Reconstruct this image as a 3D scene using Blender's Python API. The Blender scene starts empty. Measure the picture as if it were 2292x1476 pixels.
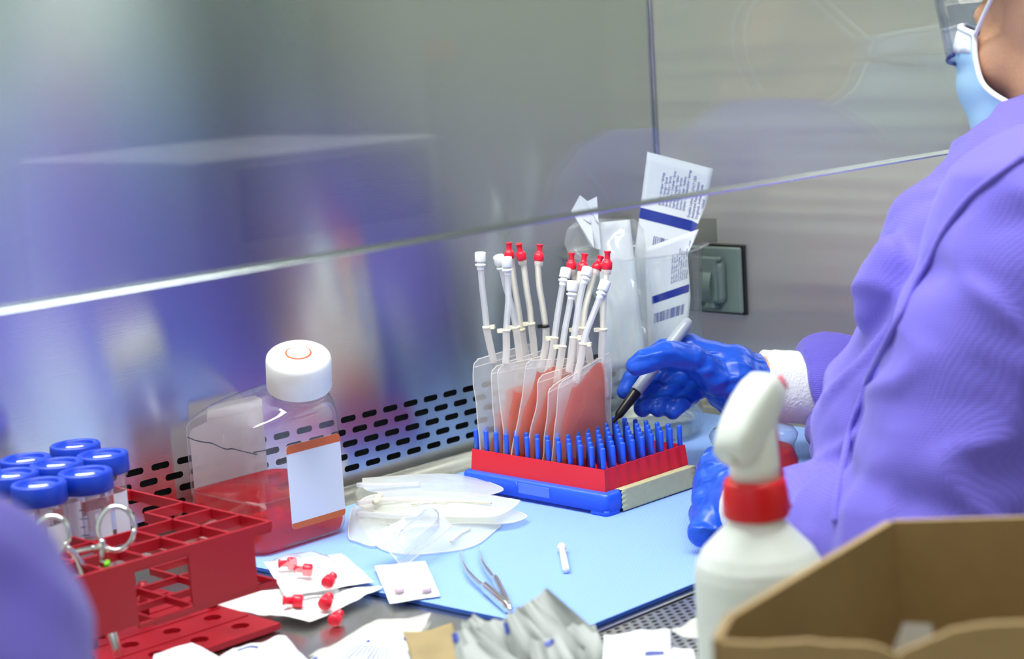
import bpy, bmesh, math, random
from math import sin, cos, pi, radians, atan2, sqrt, exp
from mathutils import Vector as V, Matrix, noise
from mathutils.bvhtree import BVHTree
random.seed(4)
sc = bpy.context.scene
C = sc.collection
S = 0.001                                   # everything below is written in millimetres; z = 0 is the work surface

# ---------------------------------------------------------------- camera
YAW, PITCH, ROLL, FPX = radians(44.82), radians(9.1535), radians(-3.528), 4117.5
W, H = 2292, 1476
f_ = V((cos(YAW)*cos(PITCH), sin(YAW)*cos(PITCH), -sin(PITCH)))
r_ = V((sin(YAW), -cos(YAW), 0)); u_ = r_.cross(f_)
CR = r_*cos(ROLL)+u_*sin(ROLL); CU = -r_*sin(ROLL)+u_*cos(ROLL); CF = f_
EYE = V((0, 0, 373.2))
cam = bpy.data.cameras.new('camera'); co = bpy.data.objects.new('camera', cam); C.objects.link(co)
m = Matrix((CR, CU, -CF)).transposed().to_4x4(); m.translation = EYE*S
co.matrix_world = m
cam.sensor_width = 36; cam.lens = FPX/W*36; cam.clip_start = 0.02; cam.clip_end = 60
cam.dof.use_dof = True; cam.dof.focus_distance = 1.44; cam.dof.aperture_fstop = 7.8
sc.camera = co
# ---------------------------------------------------------------- world, exposure, large lights
sc.view_settings.view_transform = 'Standard'; sc.view_settings.look = 'None'
sc.view_settings.exposure = 0.2; sc.view_settings.gamma = 1.0
sc.view_settings.use_curve_mapping = False
wd = bpy.data.worlds.new('world'); sc.world = wd; wd.use_nodes = True
wd.node_tree.nodes['Background'].inputs[0].default_value = (0.86, 0.93, 0.95, 1)
wd.node_tree.nodes['Background'].inputs[1].default_value = 0.17
def area(name, loc, size, power, col=(1, 1, 1), aim=(0, 0, -1), spread=180):
    l = bpy.data.lights.new(name, 'AREA'); l.shape = 'RECTANGLE'; l.size, l.size_y = size[0]*S, size[1]*S
    l.energy = power; l.color = col; l.spread = radians(spread)
    o = bpy.data.objects.new(name, l); C.objects.link(o); o.location = V(loc)*S
    o.rotation_euler = V(aim).to_track_quat('-Z', 'Y').to_euler(); return o
area('cabinet_light', (520, 1015, 900), (1500, 220), 12.5, (0.97, 1.0, 0.99), (0.10, 0.08, -1), 120)
area('ceiling_light', (300, -400, 1700), (1600, 900), 6, (1, 0.97, 0.92), (0.1, 0.35, -1))
area('added_lab_fill', (2000, -900, 1650), (2200, 700), 52, (1, 0.98, 0.94), (0, -0.55, -1), 125)  # added fill that brightens the lab wall mirrored in the steel
area('added_lab_fill_left', (-900, 300, 1650), (700, 2200), 60, (1, 0.98, 0.94), (-0.6, 0, -1), 125)  # added fill on the left lab wall, for brighter side wall reflections
sc.cycles.max_bounces = 14; sc.cycles.transparent_max_bounces = 32; sc.cycles.glossy_bounces = 6
sc.cycles.transmission_bounces = 10; sc.cycles.diffuse_bounces = 4
sc.cycles.caustics_reflective = True; sc.cycles.sample_clamp_indirect = 4; sc.cycles.blur_glossy = .6

# ---------------------------------------------------------------- pixel -> point on a real plane
def ray(x, y): return CF+CR*((x-W/2)/FPX)-CU*((y-H/2)/FPX)
def PD(x, y, d): return EYE+ray(x, y)*d
def PZ(x, y, z=0): v = ray(x, y); return EYE+v*((z-EYE.z)/v.z)
def PY(x, y, Y): v = ray(x, y); return EYE+v*(Y/v.y)
def PX(x, y, X): v = ray(x, y); return EYE+v*(X/v.x)

# ---------------------------------------------------------------- mesh builder
ORG = {}
def ss(t): t = max(0., min(1., t)); return t*t*(3-2*t)
class MB:
    def __init__(s): s.v = []; s.f = []; s.m = []; s.sm = []
    def add(s, vs, fs, mat=0, smooth=True):
        b = len(s.v); s.v += [V(p) for p in vs]
        for f in fs: s.f.append([b+i for i in f]); s.m.append(mat); s.sm.append(smooth)
        return s
    def box(s, lo, hi, mat=0, rot=None, at=None):
        x0, y0, z0 = lo; x1, y1, z1 = hi
        vs = [V(p) for p in ((x0,y0,z0),(x1,y0,z0),(x1,y1,z0),(x0,y1,z0),(x0,y0,z1),(x1,y0,z1),(x1,y1,z1),(x0,y1,z1))]
        if rot is not None: vs = [rot @ p for p in vs]
        if at is not None: vs = [p+V(at) for p in vs]
        return s.add(vs, [(0,3,2,1),(4,5,6,7),(0,1,5,4),(1,2,6,5),(2,3,7,6),(3,0,4,7)], mat, False)
    def rings(s, rs, cap0=True, cap1=True, mat=0, smooth=True, closed=True):
        n = len(rs[0]); vs = [p for r in rs for p in r]; fs = []
        for i in range(len(rs)-1):
            for j in range(n if closed else n-1):
                k = (j+1) % n; fs.append((i*n+j, i*n+k, (i+1)*n+k, (i+1)*n+j))
        if cap0: fs.append(tuple(range(n-1, -1, -1)))
        if cap1: fs.append(tuple((len(rs)-1)*n+j for j in range(n)))
        return s.add(vs, fs, mat, smooth)
    def grid(s, fn, nu, nv, mat=0, smooth=True):
        vs = [fn(i/nu, j/nv) for j in range(nv+1) for i in range(nu+1)]
        fs = [(j*(nu+1)+i, j*(nu+1)+i+1, (j+1)*(nu+1)+i+1, (j+1)*(nu+1)+i) for j in range(nv) for i in range(nu)]
        return s.add(vs, fs, mat, smooth)
    def tube(s, pts, r, n=12, mat=0, caps=True, flat=1.0):
        pts = [V(p) for p in pts]; rr = r if isinstance(r, (list, tuple)) else [r]*len(pts)
        rs = []; pn = None
        for i, p in enumerate(pts):
            t = (pts[min(i+1, len(pts)-1)]-pts[max(i-1, 0)]).normalized()
            if pn is None:
                a = V((0, 0, 1)) if abs(t.z) < .9 else V((1, 0, 0)); pn = (a-t*a.dot(t)).normalized()
            pn = (pn-t*pn.dot(t)).normalized(); b = t.cross(pn)
            rs.append([p+(pn*cos(2*pi*k/n)*flat+b*sin(2*pi*k/n))*rr[i] for k in range(n)])
        return s.rings(rs, caps, caps, mat)
    def lathe(s, prof, at=(0, 0, 0), axis=(0, 0, 1), n=24, mat=0, cap0=True, cap1=True, fl=0.0, nf=0):
        ax = V(axis).normalized(); a = V((1, 0, 0)) if abs(ax.x) < .9 else V((0, 1, 0))
        e = (a-ax*a.dot(ax)).normalized(); g = ax.cross(e); at = V(at)
        rs = [[at+ax*t+(e*cos(2*pi*k/n)+g*sin(2*pi*k/n))*(r*(1+(fl if k % 2 else 0))) for k in range(n)] for r, t in prof]
        return s.rings(rs, cap0, cap1, mat)
    def ball(s, c, r, n=16, mat=0, sc3=(1, 1, 1), rot=None):
        c = V(c); rs = []
        for i in range(1, n):
            a = pi*i/n
            ring = [V((sin(a)*cos(2*pi*k/n)*r*sc3[0], sin(a)*sin(2*pi*k/n)*r*sc3[1], -cos(a)*r*sc3[2])) for k in range(n)]
            rs.append([c+(rot @ p if rot is not None else p) for p in ring])
        return s.rings(rs, True, True, mat)
    def caps_(s, a, b, ra, rb, n=14):                        # a tapered capsule, for bodies
        a, b = V(a), V(b); s.ball(a, ra, n); s.ball(b, rb, n)
        return s.tube([a, b], [ra, rb], n)
    def build(s, name, mats, parent=None, bevel=0, seg=2, fix=True, **tags):
        me = bpy.data.meshes.new(name); o0 = ORG.get(parent.name, V((0, 0, 0))) if parent else V((0, 0, 0))
        me.from_pydata([(p-o0)*S for p in s.v], [], s.f)
        if not isinstance(mats, (list, tuple)): mats = [mats]
        for k in mats: me.materials.append(k)
        me.polygons.foreach_set('material_index', s.m); me.polygons.foreach_set('use_smooth', s.sm)
        if fix:
            bm = bmesh.new(); bm.from_mesh(me); bmesh.ops.recalc_face_normals(bm, faces=bm.faces); bm.to_mesh(me); bm.free()
        o = bpy.data.objects.new(name, me); C.objects.link(o)
        if parent: o.parent = parent
        ORG[o.name] = o0
        if bevel:
            b = o.modifiers.new('bevel', 'BEVEL'); b.width = bevel*S; b.segments = seg; b.limit_method = 'ANGLE'; b.angle_limit = radians(40)
            b.harden_normals = False
            me.polygons.foreach_set('use_smooth', [True]*len(me.polygons))
            w = o.modifiers.new('wn', 'WEIGHTED_NORMAL'); w.keep_sharp = True
        for k, v in tags.items(): o[k] = v
        return o
    def remesh(s, voxel, smooth_it=6, disp=None):            # one continuous skin over everything added so far
        me = bpy.data.meshes.new('tmp'); me.from_pydata([p*S for p in s.v], [], s.f)
        bm = bmesh.new(); bm.from_mesh(me); bmesh.ops.recalc_face_normals(bm, faces=bm.faces); bm.to_mesh(me); bm.free()
        o = bpy.data.objects.new('tmp', me); C.objects.link(o)
        r = o.modifiers.new('r', 'REMESH'); r.mode = 'VOXEL'; r.voxel_size = voxel*S
        if smooth_it: q = o.modifiers.new('s', 'SMOOTH'); q.iterations = smooth_it; q.factor = .5
        dg = bpy.context.evaluated_depsgraph_get(); ev = o.evaluated_get(dg).to_mesh()
        vs = [v.co.copy()/S for v in ev.vertices]; ns = [v.normal.copy() for v in ev.vertices]
        fs = [tuple(p.vertices) for p in ev.polygons]
        o.evaluated_get(dg).to_mesh_clear(); bpy.data.objects.remove(o); bpy.data.meshes.remove(me)
        if disp: vs = [p+n*disp(p, n) for p, n in zip(vs, ns)]
        out = MB(); out.add(vs, fs); return out
def root(name, loc, label, cat, group=None):
    o = bpy.data.objects.new(name, None); C.objects.link(o); o.empty_display_size = .02
    o.location = V(loc)*S; ORG[o.name] = V(loc); o['label'] = label; o['category'] = cat
    if group: o['group'] = group
    return o
def tag(o, label, cat, group=None):
    o['label'] = label; o['category'] = cat
    if group: o['group'] = group
    return o
def copy_tree(o, parent=None):
    c = o.copy(); C.objects.link(c)
    if parent: c.parent = parent
    for ch in [x for x in bpy.data.objects if x.parent == o]: copy_tree(ch, c)
    return c
def struct(o): o['kind'] = 'structure'; return o
def solid(o, t, off=0): k = o.modifiers.new('solid', 'SOLIDIFY'); k.thickness = t*S; k.offset = off; return o
def bez(pts, n=8):                                           # smooth polyline through points
    pts = [V(p) for p in pts]; out = []
    for i in range(len(pts)-1):
        p0, p1, p2, p3 = pts[max(i-1, 0)], pts[i], pts[i+1], pts[min(i+2, len(pts)-1)]
        for k in range(n):
            t = k/n
            out.append(.5*((2*p1)+(p2-p0)*t+(2*p0-5*p1+4*p2-p3)*t*t+(3*p1-p0-3*p2+p3)*t**3))
    out.append(pts[-1]); return out
def interp(tab, x):
    if x <= tab[0][0]: return tab[0][1]
    for (a, b), (c, d) in zip(tab, tab[1:]):
        if x <= c: return b+(d-b)*(x-a)/(c-a)
    return tab[-1][1]

# ---------------------------------------------------------------- materials
def mat(name): m = bpy.data.materials.new(name); m.use_nodes = True; nt = m.node_tree; return m, nt, nt.nodes['Principled BSDF'], nt.links
def N(nt, t, **k):
    n = nt.nodes.new(t)
    for a, b in k.items():
        if a in n.inputs.keys(): n.inputs[a].default_value = b
        else: setattr(n, a, b)
    return n
def pm(name, col, rough=.5, metal=0, bump=0, scale=200, spec=.5, coat=0, trans=0, ior=1.45, sss=0, var=0, sheen=0):
    m, nt, b, L = mat(name)
    b.inputs['Base Color'].default_value = (*col, 1); b.inputs['Roughness'].default_value = rough; b.inputs['Metallic'].default_value = metal
    b.inputs['Specular IOR Level'].default_value = spec; b.inputs['Coat Weight'].default_value = coat
    b.inputs['Transmission Weight'].default_value = trans; b.inputs['IOR'].default_value = ior
    if sss: b.inputs['Subsurface Weight'].default_value = sss; b.inputs['Subsurface Radius'].default_value = (.004, .002, .0012)
    if sheen: b.inputs['Sheen Weight'].default_value = sheen
    if bump or var:
        tc = N(nt, 'ShaderNodeTexCoord'); no = N(nt, 'ShaderNodeTexNoise', Scale=scale, Detail=4.0); L.new(tc.outputs['Object'], no.inputs['Vector'])
        if bump:
            bp = N(nt, 'ShaderNodeBump', Strength=bump, Distance=.002); L.new(no.outputs[0], bp.inputs['Height']); L.new(bp.outputs[0], b.inputs['Normal'])
        if var:
            mx = N(nt, 'ShaderNodeMix', data_type='RGBA'); mx.inputs[6].default_value = (*[c*(1-var) for c in col], 1); mx.inputs[7].default_value = (*[min(1, c*(1+var)) for c in col], 1)
            L.new(no.outputs[0], mx.inputs[0]); L.new(mx.outputs[2], b.inputs['Base Color'])
    return m
def clear(name, tint=(1, 1, 1), gloss=1.0, haze=0.0, hazecol=(1, 1, 1), rough=.03, blend=.35, hazebump=0):
    """thin clear film or wall: what is behind it, plus a reflecting sheen and some milky scatter"""
    m = bpy.data.materials.new(name); m.use_nodes = True; nt = m.node_tree; L = nt.links; nt.nodes.clear()
    out = N(nt, 'ShaderNodeOutputMaterial'); tr = N(nt, 'ShaderNodeBsdfTransparent', Color=(*tint, 1)); gl = N(nt, 'ShaderNodeBsdfAnisotropic', Roughness=rough)
    lw = N(nt, 'ShaderNodeLayerWeight', Blend=.5); base = tr.outputs[0]
    mt = N(nt, 'ShaderNodeMath', operation='MULTIPLY'); mt.inputs[1].default_value = gloss
    pw = N(nt, 'ShaderNodeMath', operation='POWER'); pw.inputs[1].default_value = 3.6; L.new(lw.outputs['Facing'], pw.inputs[0])
    ad = N(nt, 'ShaderNodeMath', operation='MULTIPLY_ADD'); ad.inputs[1].default_value = .9; ad.inputs[2].default_value = .045; L.new(pw.outputs[0], ad.inputs[0]); L.new(ad.outputs[0], mt.inputs[0])
    if haze:
        df = N(nt, 'ShaderNodeBsdfDiffuse', Color=(*hazecol, 1)); tl = N(nt, 'ShaderNodeBsdfTranslucent', Color=(*hazecol, 1)); a = N(nt, 'ShaderNodeMixShader', Fac=.5)
        L.new(df.outputs[0], a.inputs[1]); L.new(tl.outputs[0], a.inputs[2])
        h = N(nt, 'ShaderNodeMixShader', Fac=haze); L.new(tr.outputs[0], h.inputs[1]); L.new(a.outputs[0], h.inputs[2]); base = h.outputs[0]
        if hazebump:
            f2 = N(nt, 'ShaderNodeMath', operation='MULTIPLY_ADD'); f2.inputs[1].default_value = hazebump; f2.inputs[2].default_value = haze
            L.new(lw.outputs['Facing'], f2.inputs[0]); L.new(f2.outputs[0], h.inputs['Fac'])
    mx = N(nt, 'ShaderNodeMixShader'); L.new(mt.outputs[0], mx.inputs['Fac']); L.new(base, mx.inputs[1]); L.new(gl.outputs[0], mx.inputs[2])
    L.new(mx.outputs[0], out.inputs[0]); return m
def steel(name, col, rough, aniso, tan, wav=0, wscale=(1, 1, 1), grain=(1, 1, 1), gstr=.03, metal=1):
    m, nt, b, L = mat(name)
    b.inputs['Base Color'].default_value = (*col, 1); b.inputs['Metallic'].default_value = metal; b.inputs['Roughness'].default_value = rough
    b.inputs['Anisotropic'].default_value = aniso
    if tan: t = N(nt, 'ShaderNodeCombineXYZ', X=tan[0], Y=tan[1], Z=tan[2]); L.new(t.outputs[0], b.inputs['Tangent'])
    tc = N(nt, 'ShaderNodeTexCoord'); mp = N(nt, 'ShaderNodeMapping', Scale=grain); L.new(tc.outputs['Object'], mp.inputs[0])
    n1 = N(nt, 'ShaderNodeTexNoise', Scale=1.0, Detail=3.0); L.new(mp.outputs[0], n1.inputs['Vector'])
    b1 = N(nt, 'ShaderNodeBump', Strength=gstr, Distance=.001); L.new(n1.outputs[0], b1.inputs['Height']); last = b1
    if wav:
        mp2 = N(nt, 'ShaderNodeMapping', Scale=wscale); L.new(tc.outputs['Object'], mp2.inputs[0])
        n2 = N(nt, 'ShaderNodeTexNoise', Scale=1.0, Detail=1.0); L.new(mp2.outputs[0], n2.inputs['Vector'])
        b2 = N(nt, 'ShaderNodeBump', Strength=wav, Distance=.01); L.new(n2.outputs[0], b2.inputs['Height']); L.new(b1.outputs[0], b2.inputs['Normal']); last = b2
    L.new(last.outputs[0], b.inputs['Normal']); return m
M = {}
M['steel_back'] = steel('brushed steel horizontal', (.72, .74, .72), .17, 1.0, (0, 0, 1), .10, (5, 1, 2.0), (40, 40, 2500), .05)
M['steel_side'] = steel('brushed steel vertical', (.86, .81, .73), .30, 1.0, (0, 1, 0), .22, (1, .8, 38), (40, 2500, 40), .05, .84)
M['steel_top'] = steel('steel work surface', (.60, .61, .59), .26, .2, None, 0, (1, 1, 1), (30, 1500, 30), .05)
M['steel'] = pm('polished steel', (.78, .78, .76), .16, 1)
M['dark'] = pm('dark plenum', (.02, .025, .025), .7)
M['glass'] = clear('sash glass', (.93, .955, .945), .8, 0, rough=.0, blend=.22)
M['glass_edge'] = pm('polished glass edge', (.70, .74, .76), .20, 1)
M['beaker'] = clear('beaker glass', (.97, .99, .98), 1.0, .0, rough=.02, blend=.30)
M['petg'] = clear('bottle plastic', (.97, .97, .985), 1.0, .035, (.9, .9, 1), rough=.04, blend=.34)
M['tubeclear'] = clear('tube plastic', (.95, .93, .95), .9, .10, (.95, .9, .95), rough=.06)
M['film'] = clear('bag film', (1, 1, 1), .30, .15, (1, 1, .99), rough=.25, hazebump=.32)
M['film_thick'] = clear('empty bag film', (1, 1, .98), .3, .32, (.92, .92, .87), rough=.28, blend=.3, hazebump=.30)
M['crinkle'] = clear('crinkled clear wrap', (.99, .99, .99), .9, .12, (.95, .97, 1), rough=.1, blend=.4, hazebump=.25)
M['blister'] = clear('blister plastic', (.97, .97, .99), .9, .16, (.9, .92, 1), rough=.12, blend=.35, hazebump=.3)
M['hose'] = clear('soft clear tubing', (1, 1, 1), .35, .36, (.97, .97, 1), rough=.15, hazebump=.25)
M['port'] = clear('milky port', (1, .98, .97), .3, .50, (1, .96, .93), rough=.25, hazebump=.25)
M['cream'] = pm('cream inner tubing', (.93, .86, .66), .4, sss=.3)
M['fluid'] = clear('peach cell suspension', (1.0, .66, .50), .15, .80, (.86, .155, .05), rough=.3)
M['redliq'] = clear('red culture medium', (.97, .12, .15), .4, .26, (1, .015, .05), rough=.05)
M['orliq'] = clear('orange red medium', (.97, .24, .14), .4, .40, (1, .09, .03), rough=.05)
M['white'] = pm('white plastic', (.86, .86, .85), .35, spec=.5)
M['whitecap'] = pm('translucent white cap', (.93, .94, .93), .35, sss=.25)
M['redcap'] = pm('red luer plastic', (.80, .015, .045), .28, sss=.1)
M['redrack'] = pm('red rack plastic', (.35, .004, .014), .42, bump=.05, scale=900)
M['redbox'] = pm('red rack sheet', (.70, .016, .035), .42, bump=.05, scale=900)
M['bluecap'] = pm('blue cap plastic', (.003, .036, .44), .40, bump=.04, scale=1500)
M['bluepeg'] = pm('blue peg plastic', (.02, .10, .72), .34)
M['tape'] = pm('pale autoclave tape', (.52, .50, .29), .6, bump=.2, scale=300, var=.12)
M['bluelabel'] = pm('faded blue sticker', (.09, .18, .76), .55)
M['label'] = pm('label paper', (.60, .63, .74), .6)
M['orange'] = pm('orange brown band', (.50, .105, .03), .5)
M['backlabel'] = clear('label seen from behind', (1, 1, 1), .1, .72, (.66, .61, .64), rough=.4)
M['black'] = pm('black plastic', (.008, .008, .009), .28)
M['ink'] = pm('black marker ink', (.02, .02, .04), .5)
M['paper'] = pm('white paper', (.76, .76, .755), .65, bump=.12, scale=60)
M['packpaper'] = pm('medical wrap paper', (.72, .75, .80), .6, bump=.12, scale=50)
M['print'] = pm('blue print', (.05, .07, .30), .6)
M['stripe'] = pm('dark blue stripe', (.005, .025, .28), .5)
M['pink'] = pm('pink dot', (.86, .66, .84), .5)
M['foil'] = pm('grey pouch', (.40, .425, .41), .55, bump=.3, scale=45, spec=.3)
M['bluedot'] = pm('blue pouch mark', (.05, .08, .42), .5)
M['tan'] = pm('tan kraft paper', (.32, .235, .11), .7, bump=.2, scale=50)
M['card'] = pm('brown cardboard', (.31, .20, .08), .8, bump=.12, scale=90, var=.10)
M['cardedge'] = pm('corrugated cut edge', (.45, .31, .155), .85, bump=.3, scale=200)
M['outlet'] = pm('grey green outlet plastic', (.19, .245, .22), .45, bump=.12, scale=700)
M['gasket'] = pm('black gasket', (.012, .015, .014), .6)
M['patch'] = pm('matt sticker residue', (.19, .19, .165), .6)
M['pengrey'] = pm('silver pen barrel', (.36, .39, .44), .3)
M['skin'] = pm('skin', (.56, .30, .185), .48, sss=.15, bump=.15, scale=500, var=.10)
M['glove'] = pm('blue nitrile', (.012, .085, .56), .33, bump=.35, scale=70, sss=.05)
def creased(m, scale=26, dist=7, st=.35, d=.0022):
    nt = m.node_tree; b = nt.nodes['Principled BSDF']; L = nt.links; tc = N(nt, 'ShaderNodeTexCoord')
    w = N(nt, 'ShaderNodeTexWave', Scale=scale, Distortion=dist, Detail=2.0); w.inputs['Detail Scale'].default_value = 1.2; w.bands_direction = 'DIAGONAL'; L.new(tc.outputs['Object'], w.inputs['Vector'])
    n = N(nt, 'ShaderNodeTexNoise', Scale=22.0, Detail=1.0); L.new(tc.outputs['Object'], n.inputs['Vector'])
    p = N(nt, 'ShaderNodeMath', operation='POWER'); p.inputs[1].default_value = 3.5; L.new(w.outputs['Fac'], p.inputs[0])
    r = N(nt, 'ShaderNodeMapRange'); r.inputs[1].default_value = .42; r.inputs[2].default_value = .62; L.new(n.outputs[0], r.inputs[0])
    q = N(nt, 'ShaderNodeMath', operation='MULTIPLY'); L.new(p.outputs[0], q.inputs[0]); L.new(r.outputs[0], q.inputs[1])
    bp = N(nt, 'ShaderNodeBump', Strength=st, Distance=d); L.new(q.outputs[0], bp.inputs['Height'])
    L.new(bp.outputs[0], b.inputs['Normal'])
creased(M['glove'], 22, 6, .6, .004)
M['mask'] = pm('pale blue mask fabric', (.42, .66, .90), .75, bump=.1, scale=600)
M['maskw'] = pm('white mask binding', (.86, .88, .90), .7)
M['cuff'] = pm('white knit cuff', (.82, .81, .78), .85, bump=.5, scale=420)
M['clear_shield'] = clear('eyewear lens', (.82, .86, .95), 1, .05, rough=.02)
M['navy'] = pm('navy eyewear frame', (.04, .05, .20), .3)
M['cap'] = pm('white hair cover', (.78, .80, .80), .85, bump=.4, scale=90)
M['wall'] = pm('lab wall paint', (.72, .78, .70), .8)
M['wall_dim'] = pm('lab wall paint dimmed for reflections', (.34, .39, .355), .8)  # same wall paint darkened, so its reflection in the steel is dimmer
M['floor'] = pm('grey lab floor', (.34, .35, .34), .5)
M['machine'] = pm('pale machine housing', (.72, .76, .74), .5)
M['machinedark'] = pm('dark machine door', (.05, .055, .10), .35)
M['sign'] = pm('orange sign', (.75, .16, .04), .5)
M['hdpe'] = pm('white spray bottle plastic', (.76, .80, .76), .35, sss=.2)
M['sprayred'] = pm('red spray collar', (.66, .006, .012), .38)
M['trigger'] = pm('magenta red trigger', (.55, .008, .06), .4)
M['green'] = pm('lime tape', (.22, .70, .02), .5)
def weave(name, col, s1, bump, dirs, rough=.75, sheen=.2, var=.07):
    m, nt, b, L = mat(name); b.inputs['Roughness'].default_value = rough; b.inputs['Sheen Weight'].default_value = sheen
    tc = N(nt, 'ShaderNodeTexCoord'); acc = None
    for d in dirs:
        mp = N(nt, 'ShaderNodeVectorMath', operation='DOT_PRODUCT'); mp.inputs[1].default_value = V(d)*s1; L.new(tc.outputs['Object'], mp.inputs[0])
        sn = N(nt, 'ShaderNodeMath', operation='SINE'); L.new(mp.outputs['Value'], sn.inputs[0])
        if acc is None: acc = sn
        else:
            a = N(nt, 'ShaderNodeMath', operation='ADD'); L.new(acc.outputs[0], a.inputs[0]); L.new(sn.outputs[0], a.inputs[1]); acc = a
    bp = N(nt, 'ShaderNodeBump', Strength=bump, Distance=.0006); L.new(acc.outputs[0], bp.inputs['Height']); L.new(bp.outputs[0], b.inputs['Normal'])
    mr = N(nt, 'ShaderNodeMapRange'); mr.inputs[1].default_value = -1.5; mr.inputs[2].default_value = 1.5; L.new(acc.outputs[0], mr.inputs[0])
    mx = N(nt, 'ShaderNodeMix', data_type='RGBA'); mx.inputs[6].default_value = (*[c*(1-var) for c in col], 1); mx.inputs[7].default_value = (*[min(1, c*(1+var)) for c in col], 1)
    L.new(mr.outputs[0], mx.inputs[0]); L.new(mx.outputs[2], b.inputs['Base Color']); return m
M['gown'] = weave('purple gown fabric', (.128, .098, .545), 3800, .22, ((0, 0, 1), (.7, .7, 0)))
M['mat'] = weave('light blue absorbent mat', (.235, .40, .82), 3000, .18, ((.55, -.83, 0),), .8, .1, .05)
M['matedge'] = pm('dark blue mat backing', (.008, .065, .36), .5)
# ---------------------------------------------------------------- SETTING
YB, XW = 1161., 1384.
def holed(mb, org, ex, ey, cx, cy, a, r, depth, nz, n=6):
    """one panel cell cx by cy with a rounded slot (half length a, radius r) punched through it"""
    org, ex, ey, nz = V(org), V(ex), V(ey), V(nz)
    hole = []
    for k in range(n+1): t = -pi/2+pi*k/n; hole.append((a-r+r*cos(t), r*sin(t)))
    for k in range(n+1): t = pi/2+pi*k/n; hole.append((-a+r+r*cos(t), r*sin(t)))
    out = []
    for x, y in hole:
        t = atan2(y/cy, x/cx); c, s = cos(t), sin(t); q = .5/max(abs(c), abs(s)); out.append([c*q*cx, s*q*cy])
    for sx in (1, -1):
        for sy in (1, -1):
            k = min(range(len(out)), key=lambda i: (out[i][0]-sx*cx/2)**2+(out[i][1]-sy*cy/2)**2); out[k] = [sx*cx/2, sy*cy/2]
    P = lambda q, d=0: org+ex*q[0]+ey*q[1]+nz*d
    k = len(hole); vs = [P(q) for q in out]+[P(q) for q in hole]+[P(q, depth) for q in hole]
    mb.add(vs, [(i, (i+1) % k, k+(i+1) % k, k+i) for i in range(k)], 0, False)
    mb.add(vs, [(k+i, k+(i+1) % k, 2*k+(i+1) % k, 2*k+i) for i in range(k)], 0, False)
# back wall with its five rows of slots, punched through
mb = MB(); PT = 23.6; ROW = 10.45; z5 = 21.9; x_l, x_r = 200., XW
for row in range(5):
    zc = z5+ROW*row; x0 = 991.9 + (PT/2 if row % 2 else 0); k0 = math.ceil((x_l-x0)/PT+.5); k1 = math.floor((x_r-x0)/PT-.5)
    for k in range(k0, k1+1): holed(mb, (x0+PT*k, YB, zc), (1, 0, 0), (0, 0, 1), PT, ROW, 8.25, 2.55, 2.0, (0, 1, 0))
    a, b = x0+PT*(k0-.5), x0+PT*(k1+.5)
    for lo, hi in ((x_l, a), (b, x_r)): mb.add([(lo, YB, zc-ROW/2), (hi, YB, zc-ROW/2), (hi, YB, zc+ROW/2), (lo, YB, zc+ROW/2)], [(0, 1, 2, 3)], 0, False)
zt, zb = z5+ROW*4.5, z5-ROW*.5
mb.add([(x_l, YB, zt), (x_r, YB, zt), (x_r, YB, 930), (x_l, YB, 930)], [(0, 1, 2, 3)], 0, False)
mb.add([(x_l, YB, -2), (x_r, YB, -2), (x_r, YB, zb), (x_l, YB, zb)], [(0, 1, 2, 3)], 0, False)
struct(mb.build('wall_back', M['steel_back'], fix=False))
struct(MB().box((x_l, YB+24, -30), (XW+30, YB+30, 930)).build('wall_rear_plenum', M['dark']))
struct(MB().box((XW, 640, -30), (XW+6, YB+24, 930)).build('wall_right', M['steel_side']))
struct(MB().box((190, 655, -30), (196, YB+24, 930)).build('wall_left', M['wall']))  # unseen cabinet side, pale in place of steel to brighten the reflections
# corner weld line
struct(MB().tube([(XW-1.5, YB-1.5, 18), (XW-1.5, YB-1.5, 930)], 1.6, 8).build('trim_1', M['steel']))
# rolled lip at the back of the work surface
prof = [(1150.5, 0), (1150.5, 9.5), (1149.2, 11.6), (1147, 12.4), (1144.5, 11.4), (1141.5, 8), (1138, 4.2), (1133, 1.6), (1127, .2)]
mb = MB(); mb.rings([[V((x, y, z)) for y, z in prof] for x in (x_l, XW-.5)], False, False, closed=False)
struct(mb.build('trim_2', M['steel_top']))
struct(MB().box((x_l, 752, -12), (XW, YB-.2, -.4)).build('floor_work_surface', M['steel_top'], bevel=1))
# perforated front air grille
mb = MB(); gx, gy = 8.0, 5.2; nx, ny = 62, 18
for j in range(ny):
    for i in range(nx):
        holed(mb, (560+gx*(i+.5*(j % 2)), 655+gy*(j+.5), -.8), (1, 0, 0), (0, 1, 0), gx, gy, 2.5, 1.5, -1.2, (0, 0, 1), 3)
struct(mb.build('trim_front_grille', M['steel_top'], fix=False))
struct(MB().box((200, 650, -24), (XW, 752, -14)).build('floor_grille_duct', M['dark']))
mb = MB(); mb.box((x_l, 520, -12), (900, 655, -.4)); mb.box((x_l, 655, -12), (560, 752, -.4)); mb.box((1062, 655, -12), (XW, 752, -.4))
struct(mb.build('floor_front_sill', M['steel_top'], bevel=.8))
# glass sash, its lower edge ground and polished
ZS = 270.
struct(MB().box((330, 690, ZS+2.2), (XW, 695.5, 930)).build('window_1', M['glass']))
mb = MB(); rs = []
for x in (330, XW): rs.append([V((x, y, z)) for y, z in ((691.0, 269.8), (690.9, 270.5), (691.3, 270.9), (694.9, 272.7), (695.3, 272.5), (695.4, 270.6), (695.0, 269.8))])
mb.rings(rs, smooth=False); struct(mb.build('trim_sash_edge', M['glass_edge']))
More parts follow.
